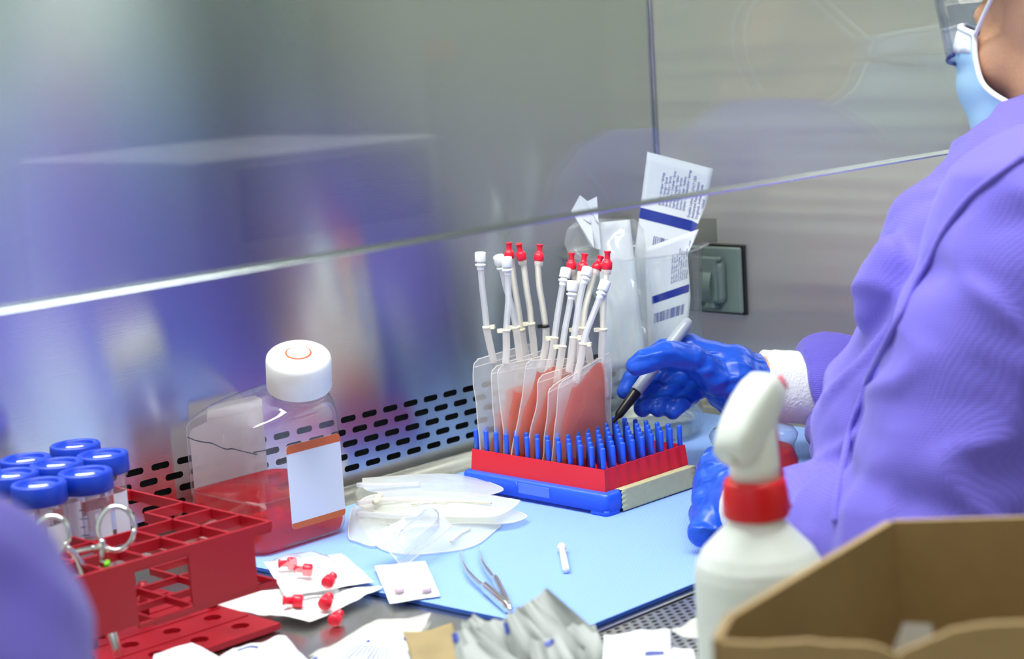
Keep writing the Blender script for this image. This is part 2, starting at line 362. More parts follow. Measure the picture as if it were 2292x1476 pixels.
# lab beyond, seen only in the reflections
struct(MB().box((-1500, -1700, -930), (4200, 2400, -920)).build('floor', M['floor']))
struct(MB().box((-1500, -1720, -920), (4200, -1700, 1750)).build('wall_lab', M['wall_dim']))
struct(MB().box((-1520, -1720, -920), (-1500, 2400, 1750)).build('wall_lab_left', M['wall']))
t = root('lab_refrigerator', (1900, -1150, -920), 'pale under counter lab refrigerator with two dark doors, reflected in the sash', 'refrigerator')
MB().box((1640, -1400, -920), (2150, -900, 212)).build('housing', M['machine'], t, bevel=8)
for z0, z1 in ((78, 192), (-160, 44)): MB().box((1720, -903, z0), (2120, -893, z1)).build('door', M['machinedark'], t, bevel=3)
t = root('lab_locker', (2380, -1150, -920), 'tall grey green lab locker with an orange sign, reflected in the sash', 'locker')
MB().box((2165, -1400, -920), (2640, -940, 900)).build('body', M['outlet'], t, bevel=6)
MB().box((2170, -944, 335), (2240, -936, 366)).build('sign', M['sign'], t)
# ---------------------------------------------------------------- outlet on the right wall
def outlet():
    y0, y1, z0, z1 = 1059.5, 1172-50, 96.8, 160.0
    y1 = 1059.5+100
    t = root('outlet_cover', (XW, (y0+y1)/2, z0), 'grey green weatherproof outlet cover with two flip lids on the right steel wall', 'outlet')
    MB().box((XW-3.2, y0-2, z0-2), (XW-.05, y1, z1+2)).build('gasket', M['gasket'], t, bevel=.8)
    MB().box((XW-8, y0, z0), (XW-3, y1, z1)).build('plate', M['outlet'], t, bevel=2.2, seg=3)
    for yc in (y0+35, y0+75):
        mb = MB()
        ring = lambda hw, zl, zh, x, r: [V((x, yc+sx*(hw-r)+r*cos(a), (zh-r if sz > 0 else zl+r)+r*sin(a))) for sx, sz, a0 in ((1, 1, 0), (-1, 1, pi/2), (-1, -1, pi), (1, -1, 3*pi/2)) for a in [a0+pi/2*k/4 for k in range(5)]]
        mb.rings([ring(19, z0+9, z1-12, XW-7, 6), ring(18, z0+10, z1-13, XW-14, 6), ring(16.5, z0+11, z1-15, XW-16.5, 5)])
        l = mb.build('lid', M['outlet'], t)
        mb = MB(); mb.box((XW-19, yc-14, z0+12), (XW-12, yc+11, z1-9)); mb.build('latch_plate', M['outlet'], l, bevel=1.6)
        MB().grid(lambda u, v: V((XW-19.3-5*sin(pi*v), yc-9+12*u-1.5*sin(pi*v), z0+14+26*v)), 6, 10).build('finger_tab', M['outlet'], l)
        MB().box((XW-17, yc-9, z0+5), (XW-8, yc+2, z0+14)).build('catch', M['outlet'], l, bevel=1)
        MB().tube([(XW-15, yc-18, z1-10.5), (XW-15, yc+15, z1-10.5)], 2.1, 10).build('hinge', M['outlet'], l)
        MB().box((XW-19.4, yc+2.5, z1-23), (XW-18.6, yc+5, z1-19)).build('pin_slot', M['black'], l)
outlet()
p = PX(1603, 489, XW); q = PX(1545, 540, XW)
tag(MB().box((XW-.9, p.y, q.z), (XW-.05, q.y, p.z)).build('wall_sticker', M['patch'], bevel=.4), 'dull grey rectangular sticker on steel wall just above the outlet', 'sticker')

# ---------------------------------------------------------------- blue absorbent mats
def matz(x, y): return .6*ss((x-790)/60)
def mat_obj(name, c, t, label, nu=70, nv=50, creases=()):
    """quilted sheet with corners c (fl, fr, br, bl)"""
    fl, fr, br, bl = [V((*p, 0)) for p in c]
    def fn(u, v):
        p = (fl*(1-u)+fr*u)*(1-v)+(bl*(1-u)+br*u)*v
        z = t+.5*noise.noise(V((p.x*.012, p.y*.012, 3)))
        for axis, pos, amp, w in creases:
            d = (p.x if axis == 'x' else p.y)-pos; z += amp*exp(-(d/w)**2)
        e = min(u, 1-u, v, 1-v); return V((p.x, p.y, max(z, .6)))
    mb = MB(); mb.grid(fn, nu, nv)
    o = mb.build(name, M['mat'])
    tag(o, label, 'mat')
    mb = MB(); edge = [fn(i/nu, 0) for i in range(nu+1)]+[fn(1, j/nv) for j in range(1, nv+1)]+[fn(1-i/nu, 1) for i in range(1, nu+1)]+[fn(0, 1-j/nv) for j in range(1, nv)]
    mb.rings([edge, [V((p.x, p.y, .1)) for p in edge]], False, False); mb.build('mat_backing', M['matedge'], o)
    return o
mat_obj('absorbent_mat', ((798, 757), (1330, 757), (1352, 1124), (772, 1124)), 2.9, 'light blue absorbent mat with dark blue backing under the peg rack and tweezers',
        creases=(('x', 968, .9, 5), ('y', 905, .8, 4), ('x', 1160, .8, 5)))

# ---------------------------------------------------------------- peg rack
MT = 3.1                                         # top of the mat
RX, RY, PQ = 1024.6, 928.0, 11.6                 # the near peg, and the peg pitch
t = root('peg_rack', (RX+46, RY+70, MT), 'red walled tube rack on blue base, full of upright blue pegs', 'rack')
x0, x1, y0, y1 = RX-2.6, RX+8*PQ+2.6, RY-2.6, RY+12*PQ+2.6
zb0, zb1, zr1 = MT, 20.5, 37.5
def rr(x0, x1, y0, y1, r, z): return [V((cx+r*cos(a), cy+r*sin(a), z)) for cx, cy, a0 in ((x1-r, y1-r, 0), (x0+r, y1-r, pi/2), (x0+r, y0+r, pi), (x1-r, y0+r, 3*pi/2)) for a in [a0+pi/2*k/5 for k in range(6)]]
def inset(x0, x1, y0, y1, d): return (x0+d, x1-d, y0+d, y1-d)
bx = (x0-8, x1+8, y0-8, y1+8)
mb = MB(); mb.rings([rr(*bx, 5, zb0+3.2), rr(*inset(*bx, .6), 5, zb1-3), rr(*inset(*bx, 1.6), 4.4, zb1-.9), rr(*inset(*bx, 3.5), 3, zb1)], True, True)
base = mb.build('base', M['bluepeg'], t)
for cx in (bx[0]+9, bx[1]-9):
    for cy in (bx[2]+10, bx[3]-10): MB().rings([rr(cx-8.6, cx+8.6, cy-9.6, cy+9.6, 4, zb0), rr(cx-8.8, cx+8.8, cy-9.8, cy+9.8, 4, zb0+4)]).build('foot', M['bluepeg'], base)
# thumb notch and sticker on the face toward the camera
mb = MB(); mb.box((bx[0]-.35, y0+52, zb0+7), (bx[0]+.8, y0+86, zb1-2.6)); mb.build('sticker', M['bluelabel'], base)
mb = MB(); mb.tube([(bx[0]+.2, y0+88.5, zb1-.7), (bx[0]-.1, y0+87, zb1-5), (bx[0]-.1, y0+86.5, zb1-8)], [.5, 1.7, .4], 10); mb.build('thumb_notch', M['bluepeg'], base)
# red sheet wall, drafted outward, fluted on the operator's side
def wallring(d, z, flute):
    pts = []; n = 64
    xa, xb, ya, yb = x0-d, x1+d, y0-d, y1+d
    for k in range(n): u = k/n; pts.append(V((xa+(xb-xa)*u, ya+flute*(.5-.5*cos(2*pi*8*u)), z)))
    for k in range(8): pts.append(V((xb, ya+(yb-ya)*k/8, z)))
    for k in range(n): u = k/n; pts.append(V((xb-(xb-xa)*u, yb-flute*(.5-.5*cos(2*pi*8*u)), z)))
    for k in range(12): pts.append(V((xa+.5*sin(pi*k/12*2)*0, yb-(yb-ya)*k/12, z)))
    return pts
mb = MB(); mb.rings([wallring(1.6, zb1-.2, .9), wallring(.2, zr1, .9), wallring(-.8, zr1, .9), wallring(-.6, zb1-.2, .9)], False, False, smooth=False)
mb.build('side_wall', M['redbox'], t)
MB().box((x0+.6, y0+.6, zb1), (x1-.6, y1-.6, zb1+1.5)).build('floor_plate', M['redbox'], t)
pegmesh = MB().lathe([(2.0, zb1+1), (2.0, 53.0), (1.75, 53.7), (1.2, 54.0)], (0, 0, 0), n=16)
first = None; far = MB(); npeg = 0
spots = sorted([(i, j) for i in range(9) for j in range(13)], key=lambda q: q[0]*1+q[1]*1.0)
for n, (i, j) in enumerate(spots):
    px, py = RX+i*PQ, RY+j*PQ
    if n < 100:
        if first is None:
            first = pegmesh.build('peg', M['bluepeg']); first.parent = t; o = first
        else: o = first.copy(); C.objects.link(o); o.parent = t
        o.location = (V((px, py, 0))-ORG[t.name])*S; ORG[o.name] = ORG[t.name]
    else: far.lathe([(2.0, zb1+1), (2.0, 53.0), (1.75, 53.7), (1.2, 54.0)], (px, py, 0), n=12)
o = far.build('peg_rows_at_back', M['bluepeg'], t); o['kind'] = 'stuff'
# tape along the operator's side of the base
mb = MB(); ty = bx[2]-.5; xs0, xs1 = x0+9.5, x1+1.5
def tp(u, v):
    x = xs0+(xs1-xs0)*u; x += (.6*sin(v*37) if u in (0, 1) else 0); s = v*24
    if s < 18: return V((x, ty-.05*sin(9*u), zb0+.8+s*.97))
    return V((x, ty+(s-18)*1.05, zb1+.35))
mb.grid(tp, 14, 24); solid(mb.build('tape', M['tape'], t), .5)

# ---------------------------------------------------------------- bags of cell suspension
def Rm(m): return [m] if not isinstance(m, list) else m
def luer_red(mb, top, bot, s=1.0):
    ax = (top-bot); h = ax.length; a = ax.normalized()
    mb.lathe([(3.6*s, 0), (4.2*s, h*.05), (4.2*s, h*.40), (3.0*s, h*.48), (2.35*s, h*.56), (2.25*s, h*.88), (2.9*s, h*.92), (3.0*s, h*.985), (2.4*s, h), (1.7*s, h), (1.6*s, h*.80)], bot, a, 20, cap1=True)
BAG = [  # left px at rim, top-left px, right top px, top lean in Y, cap px (top, bottom), white tube px, tie px, port px, red cap, red tube, red tie, red port
 dict(j=11.5, xl=(1074, 985), tl=(1058, 806), tr=(1190, 768), lean=4, W=[(1075, 564), (1075.3, 586)], wt=[(1076, 600), (1080, 649), (1085, 691), (1089, 733)], wp=[(1090, 741), (1095, 770), (1103, 812)],
      R=[(1138.8, 543), (1140.5, 579)], rt=[(1145, 586), (1152, 640), (1160, 690), (1167, 738)], rp=[(1168, 742), (1172, 775), (1178, 805)]),
 dict(j=10.5, xl=(1106, 990), tl=(1101, 822), tr=(1225, 780), lean=1, W=[(1115, 572), (1121, 592)], wt=[(1123, 602), (1133, 645), (1146, 690), (1155, 733)], wp=[(1156, 741), (1160, 775), (1164, 810)],
      R=[(1161, 545), (1168.5, 582)], rt=[(1172, 592), (1179, 649), (1186, 691), (1189, 725)], rp=[(1190, 733), (1194, 770), (1196, 800)]),
 dict(j=9.5, xl=(1128, 995), tl=(1115, 820), tr=(1240, 790), lean=2, W=[(1133, 575), (1135, 597)], wt=[(1136.5, 612), (1138, 665), (1136, 699), (1133, 740)], wp=[(1133, 748), (1133, 780), (1131, 815)],
      R=[(1208.6, 547), (1206, 585)], rt=[(1204, 596), (1207, 640), (1214, 682), (1221, 730)], rp=[(1222, 742), (1220, 780), (1206, 830)]),
 dict(j=8.5, xl=(1140, 1000), tl=(1176, 808), tr=(1298, 800), lean=-11, W=[(1268, 600), (1263, 622)], wt=[(1260, 634), (1252, 680), (1246, 720), (1241, 757)], wp=[(1240, 765), (1238, 800), (1230, 842)],
      R=[(1279.5, 566), (1279, 603)], rt=[(1285, 613), (1291, 665), (1296, 699), (1294, 738)], rp=[(1293, 746), (1290, 775), (1287, 815)]),
 dict(j=7.4, xl=(1176, 1002), tl=(1204, 842), tr=(1318, 806), lean=-9, W=[(1282, 628), (1280, 652)], wt=[(1278, 664), (1272, 700), (1265, 735), (1259, 776)], wp=[(1258, 784), (1256, 815), (1251, 860)],
      R=[(1309, 568), (1302.5, 608)], rt=[(1298, 618), (1294, 660), (1297, 700), (1301, 735)], rp=[(1302, 745), (1303, 775), (1304, 815)]),
 dict(j=6.4, xl=(1211, 1003), tl=(1229, 865), tr=(1345, 800), lean=-6, W=[(1316, 598), (1311, 618)], wt=[(1307, 628), (1300, 660), (1292, 705), (1284, 757)], wp=[(1282, 766), (1280, 800), (1277, 835)],
      R=[(1345, 574), (1334, 605)], rt=[(1329, 617), (1318, 657), (1309, 695), (1305, 735)], rp=[(1306, 745), (1318, 780), (1325, 812)]),
 dict(j=5.4, xl=(1232, 1005), tl=(1249, 856), tr=(1368, 788), lean=-6, W=[(1356, 629), (1348, 652)], wt=[(1343, 664), (1327, 706), (1313, 742), (1305, 772)], wp=[(1304, 782), (1300, 815), (1292, 858)],
      R=[(1360, 562), (1358.5, 604)], rt=[(1357, 615), (1352, 665), (1350, 699), (1350, 738)], rp=[(1349, 748), (1349, 800), (1356, 850), (1361, 890)]),
]
BLAB = ['rearmost peach fluid bag in the rack, its fluid only low down', 'second peach fluid bag from the back of the rack, white port touching its neighbour',
        'third peach fluid bag from the back of the rack', 'peach fluid bag in the middle of the row of seven, leaning toward the front',
        'third peach fluid bag from the front of the rack', 'second peach fluid bag from the front of the rack, red connector tilted right', 'frontmost and broadest peach fluid bag in the rack, beside the pen tip']
for n, b in enumerate(BAG):
    Yb = RY+b['j']*PQ; lean = b['lean']
    t = root('fluid_bag', (RX+50, Yb, zb1+1.6), BLAB[n], 'fluid bag', 'seven bags of peach fluid standing in the peg rack')
    Yt = Yb+lean
    bl = PY(*b['xl'], Yb); tl = PY(*b['tl'], Yt); tr = PY(*b['tr'], Yt)
    zlo = zb1+1.8; ztop = tl.z; xb0 = bl.x; xt0 = tl.x; xr = min(tr.x, x1-3); ztr = tr.z
    if xr-xt0 < 60: xr = xt0+70
    thick = 4.9 if n < 6 else 6.5
    nu, nv = 28, 30
    def outline(v):                               # left and right x at height fraction v
        r = .10
        ins = 0
        if v < r: ins = 12*(1-sqrt(max(0, 1-((r-v)/r)**2)))
        if v > .93: ins += 7*(1-sqrt(max(0, 1-((v-.93)/.07)**2)))
        k = ss(v); wv = 2.6*noise.noise(V((v*3.2, n*4.7, 2)))*min(1, v*5)*min(1, (1-v)*8+.3); return xb0+(xt0-xb0)*k+ins+wv, xr-ins*.7+1.2*wv
    def surf(u, v, side, th, o1=0, o2=0, lo=0, hi=1):
        vv = lo+(hi-lo)*v; a, c = outline(vv); a += o1; c -= o2
        x = a+(c-a)*u; zt_ = ztop+(ztr-ztop)*u; z = zlo+(zt_-zlo)*vv
        f = (sin(pi*u)**.6)*(max(0, sin(pi*min(1, v*1.02)))**.55)*(1-.55*vv)
        w = 1.1*noise.noise(V((x*.045, z*.05, n*7.3)))*(1 if 0 < u < 1 else .6)
        return V((x, Yb+lean*ss(vv)+w+side*th*f, z))
    mb = MB()
    for side in (-1, 1): mb.grid(lambda u, v: surf(u, v, side, thick), nu, nv)
    film = mb.build('bag_film', M['film'], t)
    mb = MB()                                     # welded seams along rim, side and top
    mb.tube([surf(0, v/30, 0, 0) for v in range(31)], .45, 6); mb.tube([surf(1, v/30, 0, 0) for v in range(31)], .45, 6)
    mb.tube([surf(u/20, .995, 0, 0) for u in range(21)], .5, 6); mb.tube([surf(u/20, .93, 0, 0) for u in range(21)], .4, 6)
    mb.build('weld_seam', M['port'], film)
    o1, hi = ((22, .50), (12, .74), (11, .74), (6, .90), (5, .86), (4, .80), (10, .92))[n]
    mb = MB()
    def fl(u, v, side):
        vv = v*hi; shift = o1*(.35+.65*ss(v)) + (22*max(0, v-.55)**1.4 if n > 2 else 10*max(0, v-.6))
        shift += 3.5*noise.noise(V((v*3, n*2.3, 5))); vv *= 1+.07*noise.noise(V((u*3, n*1.9, 1)))-.05*u*(n % 3)
        p = surf(u, vv, side, 0, shift, 4+5*v)
        f = (sin(pi*u)**.5)*(max(0, sin(pi*min(1, v)))**.45)
        return p+V((0, side*(thick-.9)*f*(1-.5*v), 0))
    for side in (-1, 1): mb.grid(lambda u, v: fl(u, v, side), 20, 22)
    mb.build('fluid', M['fluid'], t)
    Q = lambda p: PY(p[0], p[1], Yt)
    for kind in 'WR':
        cp = b[kind]; tu = b['wt' if kind == 'W' else 'rt']; po = b['wp' if kind == 'W' else 'rp']
        tp_, bt = Q(cp[0]), Q(cp[1]); path = bez([bt+(bt-tp_)*.12]+[Q(q) for q in tu], 5)
        hose = MB().tube(path, 2.55, 14).build('port_tube', M['hose'], t)
        if kind == 'R': MB().tube([p for p in path], [1.55]*len(path), 10).build('inner_tube', M['cream'], hose)
        else: MB().tube(path[4:], 1.1, 8).build('inner_bore', M['hose'], hose)
        pp = bez([path[-1]]+[Q(q)+V((0, .15*(Yb-Yt)*k, 0)) for k, q in enumerate(po)], 5)
        MB().tube(pp, [2.7]*2+[3.0]*(len(pp)-2), 14).build('bag_port', M['port'], t)
        c = path[-1]; ax = (path[-2]-path[-1]).normalized()
        blk = (n == 2 and kind == 'R')
        mb = MB().lathe([(2.7, -1.1), (3.5, -1), (3.5, 1), (2.7, 1.1)], c, ax, 16)
        sd = (1 if kind == 'W' and n in (0, 6, 5) else -1)
        e = V((CR.x, CR.y, 0)).normalized()*sd; mb.box((-2.1, -1.7, -1.5), (2.1, 1.7, 1.5), 0, Matrix.Rotation(.5*sd, 3, 'Z'), c+e*5)
        mb.build('cable_tie', M['black'] if blk else M['cream'], t)
        if kind == 'R':
            mb = MB(); luer_red(mb, tp_, bt); mb.build('red_luer_cap', M['redcap'], t)
            MB().lathe([(3.3, 0), (3.7, -.4), (3.5, -3.2), (2.6, -4.2)], bt, (tp_-bt), 18).build('luer_collar', M['port'], t)
        else:
            a = tp_-bt; h = a.length
            MB().lathe([(4.2, 0), (4.5, .4), (4.55, h*.8), (4.3, h*.95), (3.4, h)], bt, a, 22, fl=.03).build('white_cap', M['whitecap'], t)
            MB().lathe([(3.0, 0), (3.0, -1.5), (4.4, -1.9), (4.4, -3.3), (3.2, -3.7), (3.0, -6.2), (2.7, -7)], bt, a, 20).build('luer_collar', M['whitecap'], t)

# ---------------------------------------------------------------- media bottle
def bottle():
    X0, Y0, w = 791., 1060., 89.; cx, cy = X0+w/2, Y0+w/2
    t = root('media_bottle', (cx, cy, MT), 'square clear bottle of red liquid with tilted white screw cap and blank white label', 'bottle')
    def sq(hw, r, z, c=(cx, cy), tilt=None, n=7):
        pts = [V((sx*(hw-r)+r*cos(a), sy*(hw-r)+r*sin(a), 0)) for sx, sy, a0 in ((1, 1, 0), (-1, 1, pi/2), (-1, -1, pi), (1, -1, 3*pi/2)) for a in [a0+pi/2*k/n for k in range(n+1)]]
        if tilt: pts = [tilt @ p for p in pts]
        return [p+V((c[0], c[1], z)) for p in pts]
    # neck axis: from the shoulder toward the cap, tipped toward the operator
    cb, ct = PD(656, 872, 1362), PD(668, 800, 1352)
    ax = V((-.18, -.30, .94)).normalized()
    ct = PD(668, 797, 1352); cb = ct-ax*26
    tl = V((0, 0, 1)).rotation_difference(ax).to_matrix()
    def body(g, zcut=None):
        rs = [sq(w/2-7-g, 9, MT+.4+g), sq(w/2-2-g, 11, MT+2.5+g), sq(w/2-g, 12, MT+9+g)]
        if zcut is not None: rs += [sq(w/2-g, 12, zcut)]; return rs
        zs = 92.
        rs += [sq(w/2-g, 12, zs-20), sq(w/2-g, 12, zs)]
        nb = cb-ax*7; K = 9
        for k in range(1, K+1):
            a = k/K; s_ = sin(a*pi/2); hw = (w/2-g)*(1-a**2.1)+(21-g)*a**2.1; r = 12+(hw-12-.1)*a**1.3 if hw > 12 else hw*.98
            c = V((cx, cy, 0))*(1-a**1.6)+V((nb.x, nb.y, 0))*a**1.6
            tk = Matrix.Identity(3).lerp(tl, a**1.5)
            rs.append(sq(hw, min(r, hw*.985), zs+(nb.z-zs)*(.35*a+.65*s_), c, tk))
        rs.append([nb+ax*3+tl @ (p-V((0, 0, 0))) for p in [V((20*cos(x), 20*sin(x), 0)) for x in [sgn for sgn in ANG]]])
        return rs
    ANG = []
    for sx, sy, a0 in ((1, 1, 0), (-1, 1, pi/2), (-1, -1, pi), (1, -1, 3*pi/2)): ANG += [a0+pi/2*k/7 for k in range(8)]
    mb = MB(); mb.rings(body(0), True, False); bo = mb.build('bottle_body', M['petg'], t)
    lv = 43.
    mb = MB(); mb.rings(body(1.3, lv)); mb.build('red_liquid', M['redliq'], t)
    mb = MB(); mb.tube([p for p in sq(w/2-1.2, 11, lv)]+[sq(w/2-1.2, 11, lv)[0]], .7, 6); mb.build('meniscus', M['petg'], t)
    # cap with knurled skirt
    hc = 28
    prof = [(22.6, 0), (24.2, .6), (24.2, hc*.8), (23.6, hc*.9), (22, hc*.97), (20, hc)]
    mb = MB(); mb.lathe(prof, cb, ax, 120, fl=-.022)
    cap = mb.build('screw_cap', M['white'], t)
    MB().lathe([(20.4, -.2), (20.6, .4), (19.6, .8)], cb+ax*hc*.985, ax, 48, cap0=False).build('cap_rim', M['white'], cap)
    MB().lathe([(9.5, 0), (9.8, .7), (9, .9), (8.4, .5)], cb+ax*hc, ax, 40).build('vent_ring', M['orange'], cap)
    MB().lathe([(8.6, .6), (8.2, 1.3), (3, 1.6)], cb+ax*hc, ax, 40).build('vent_disc', M['white'], cap)
    MB().lathe([(21.2, -4.5), (22.0, -4.2), (22.2, -1.6), (21.2, -1.2)], cb, ax, 60).build('neck_ring', M['petg'], t)
    # label on the face toward the operator
    yl = Y0-.45
    a = PY(640, 1003, yl); b2 = PY(776, 968, yl); c = PY(648, 1190, yl)
    xl0, xl1, z1, z0 = a.x, min(b2.x, X0+w-6), a.z+1, c.z
    def rrect(x0, x1, z0, z1, r, y): return [V((cx_+r*cos(q), y, cz+r*sin(q))) for cx_, cz, a0 in ((x1-r, z1-r, 0), (x0+r, z1-r, pi/2), (x0+r, z0+r, pi), (x1-r, z0+r, 3*pi/2)) for q in [a0+pi/2*k/5 for k in range(6)]]
    mb = MB(); mb.rings([rrect(xl0, xl1, z0, z1, 3, yl), rrect(xl0, xl1, z0, z1, 3, yl+.4)], smooth=False); lab = mb.build('label', M['label'], t)
    def band(za, zb_, name):
        mb = MB(); up = za > (z0+z1)/2
        ring = [p for p in rrect(xl0, xl1, z0, z1, 3, yl-.12)]
        pts = [V((p.x, p.y, min(max(p.z, za), zb_))) for p in ring]
        mb.rings([pts, [p+V((0, .1, 0)) for p in pts]], smooth=False); mb.build(name, M['orange'], lab)
    hb = (z1-z0)*.075
    band(z1-hb*1.35, z1, 'top_band'); band(z0, z0+hb, 'bottom_band')
    # second label, on the far face, seen through the bottle from behind
    yb_ = Y0+w-.4; xa, xb = X0+9, X0+w-9
    mb = MB(); mb.add([(xa, yb_, 16), (xb, yb_, 16), (xb, yb_, 100), (xb-6, yb_, 104), (xa+19, yb_, 104), (xa+17, yb_, 92), (xa+3, yb_, 89), (xa, yb_, 86)], [tuple(range(8))], 0, False)
    solid(mb.build('rear_label', M['backlabel'], t), .25)
    # hand drawn level line round two faces
    pts = [PX(x, y, X0-.3) for x, y in ((420, 979), (437, 986), (455, 990), (475, 993), (497, 1003), (510, 1006), (520, 1005), (545, 1011), (575, 1018))]
    pts += [V((X0+4, Y0+3.4, pts[-1].z-.6)), V((X0+13, Y0-.3, pts[-1].z-.2))]
    mb = MB(); mb.tube(bez(pts, 4), .5, 6); mb.build('marker_line', M['ink'], t)
    mb = MB(); rnd = random.Random(3)
    for x, y, r in ((553, 975, .9), (578, 985, 1.0), (500, 977, .8), (501, 985, 1.1), (480, 988, .7), (552, 985, .8), (534, 978, .6), (536, 1003, .6)):
        mb.ball(PX(x, y, X0-.4), r*1.25, 8, sc3=(.5, 1, 1.3))
    mb.build('droplet', M['petg'], t)
bottle()
# ---------------------------------------------------------------- red rack for the large tubes
CP = 31.2; TX, TY = 699., 924.                    # near right corner, cell pitch
TUBES = [  # cap centre x, y, cap top z, label
 (671.5, 1102, 110, 'blue capped clear tube at the back of the rack, rearmost of the cluster'),
 (665.5, 1059, 109.5, 'blue capped clear tube at the right end of the cluster, nearest the bottle'),
 (626, 1052.5, 112.5, 'blue capped clear tube in the middle of the cluster, ringed by other blue caps'),
 (623.3, 1014.2, 112, 'blue capped clear tube standing just above the right ring of the scissors'),
 (586.6, 1009.8, 113, 'blue capped clear tube nearest the viewer, above the left ring of the scissors'),
 (628.3, 1095, 110, 'blue capped clear tube at the back left of the cluster'),
 (591.4, 1050.5, 113, 'blue capped clear tube at the left edge, left of the nearest tube'),
 (591, 1098, 109.5, 'blue capped clear tube cut off by the left edge at the back'),
]
def tube_rack():
    x1, y0 = TX, TY; x0, y1 = TX-CP*6.5, TY+CP*5.65
    t = root('tube_rack', ((x0+x1)/2, (y0+y1)/2, 0), 'red plastic grid rack holding blue capped tubes and scissors', 'rack')
    def near(a, b):
        for tx, ty, tz, l in TUBES:
            d = b-a; k = max(0, min(1, ((tx-a.x)*d.x+(ty-a.y)*d.y)/d.length_squared)); p = a+d*k
            if (p.x-tx)**2+(p.y-ty)**2 < 15.2**2: return True
        return False
    def tier(zl, zh, th, name, xa, xb, keep=None):
        mb = MB()
        for i in range(0, 7):
            for j in range(0, 6):
                x, y = x1-CP*i, y0+CP*j
                if j < 5 and x >= xa:
                    if not near(V((x, y, 0)), V((x, y+CP, 0))): mb.box((x-th/2, y, zl), (x+th/2, y+CP, zh))
                if x-CP >= xa-.1 and not near(V((x-CP, y, 0)), V((x, y, 0))): mb.box((x-CP, y-th/2, zl), (x, y+th/2, zh))
        for x in (x1,):
            mb.box((x-th/2, y0+CP*5, zl), (x+th/2, y1, zh))
        return mb.build(name, M['redrack'], t)
    tier(66.5, 73.5, 1.9, 'top_grid', 500, 0)
    tier(30.5, 35.0, 1.9, 'middle_grid', 600, 0)
    # cut out front panel
    mb = MB(); yf = y0-1.3
    def poly(pts): 
        mb.add([(x, yf, z) for x, z in pts]+[(x, yf+2.2, z) for x, z in pts], [tuple(range(len(pts))), tuple(range(2*len(pts)-1, len(pts)-1, -1))]+[(i, (i+1) % len(pts), len(pts)+(i+1) % len(pts), len(pts)+i) for i in range(len(pts))], 0, False)
    poly([(500, 68.6), (500, 73.8), (x1+.8, 73.8), (x1+.8, 68.6)])
    poly([(634, 36), (636, 34.2), (684.5, 34.2), (684.5, 66), (686, 68.5), (686, 68.6), (634, 68.6)])
    poly([(556, 36), (557, 34.2), (594, 34.2), (594, 68.6), (556, 68.6)])
    poly([(594, 31.5), (634, 31.5), (634, 36), (631.5, 34.4), (594, 34.4)])
    poly([(684.5, 31), (x1+.8, 31), (x1+.8, 35), (684.5, 35)])
    mb.build('front_panel', M['redrack'], t)
    for x, y in ((695.5, 990), (653, 1006.5), (600, 986.5), (695.5, 1085)):
        MB().lathe([(3.2, 5), (2.9, 31)], (x, y, 0), n=16).build('post', M['redrack'], t)
    mb = MB(); zt = 5.2
    bx1, by0 = x1+.5, y0+2.
    nx, ny = 5, 5
    for i in range(nx):
        for j in range(ny):
            holed(mb, (681.5-32.3*i, 941.5+29.9*j, zt), (1, 0, 0), (0, 1, 0), 32.3, 29.9, 6.0, 5.99, -3.4, (0, 0, 1), 10)
    xa, xb, ya, yb_ = 681.5-32.3*(nx-.5), 681.5+16.15, 941.5-14.95, 941.5+29.9*(ny-.5)
    mb.box((xa, ya, .6), (xb, yb_, zt-3.3))
    for lo, hi in (((xa-3, ya-3, 1.2), (xb+3, ya, zt)), ((xa-3, yb_, 1.2), (xb+3, yb_+3, zt)), ((xa-3, ya, 1.2), (xa, yb_, zt)), ((xb, ya, 1.2), (xb+3, yb_, zt))): mb.box(lo, hi)
    bp = mb.build('base_plate', M['redrack'], t, fix=False)
    for x in (xa+10, xb-12):
        for y in (ya+9, yb_-10): MB().box((x-7, y-7, 0), (x+7, y+7, 1.4)).build('foot', M['redrack'], bp)
    for j in range(1, 5): MB().box((xa, 941.5+29.9*j-17.2, zt-.2), (xb, 941.5+29.9*j-15.6, zt+.6)).build('rib', M['redrack'], bp)
tube_rack()
# one tube, then its copies
t = root('centrifuge_tube', (0, 0, 0), TUBES[0][3], 'tube', 'blue capped tubes standing in the red rack')
L_ = 104.
mb = MB(); mb.lathe([(3, 0), (5.5, 2), (14.2, 16), (14.2, L_-11.5), (14.2, L_-6)], n=40, cap1=False); bd = mb.build('tube_body', M['tubeclear'], t)
mb = MB(); mb.lathe([(14.3, L_-16.6), (15.6, L_-16), (15.6, L_-14), (14.3, L_-13.4)], n=40, cap0=False, cap1=False); mb.build('neck_ring', M['tubeclear'], bd)
mb = MB(); mb.grid(lambda u, v: V((14.35*cos(-1.9+1.0*u), 14.35*sin(-1.9+1.0*u), 44+34*v)), 10, 1); mb.build('write_on_patch', M['label'], bd)
mb = MB()
for k in range(11): mb.grid(lambda u, v: V((14.38*cos(-2.6+.35*u*(1 if k % 2 else .6)), 14.38*sin(-2.6+.35*u*(1 if k % 2 else .6)), 26+5.5*k+.7*v)), 4, 1)
o = mb.build('graduations', M['ink'], bd)
mb = MB(); mb.lathe([(17.0, L_-13.2), (17.4, L_-12.4), (17.4, L_-1.2), (16.6, L_-.1), (15.6, L_), (13.6, L_), (12.9, L_-.5), (12.7, L_-2.3), (12.2, L_-2.7), (.6, L_-2.7)], n=96, fl=-.012); cp = mb.build('screw_cap', M['bluecap'], t)
mb = MB()                                          # raised white drop and bar on the lid
crescent = [V((5.6*sin(a)*(1 if abs(a) < 9 else 1), -3.4*cos(a), 0)) for a in [(-1.9+3.8*k/16) for k in range(17)]]
rotm = Matrix.Rotation(-.78, 3, 'Z')
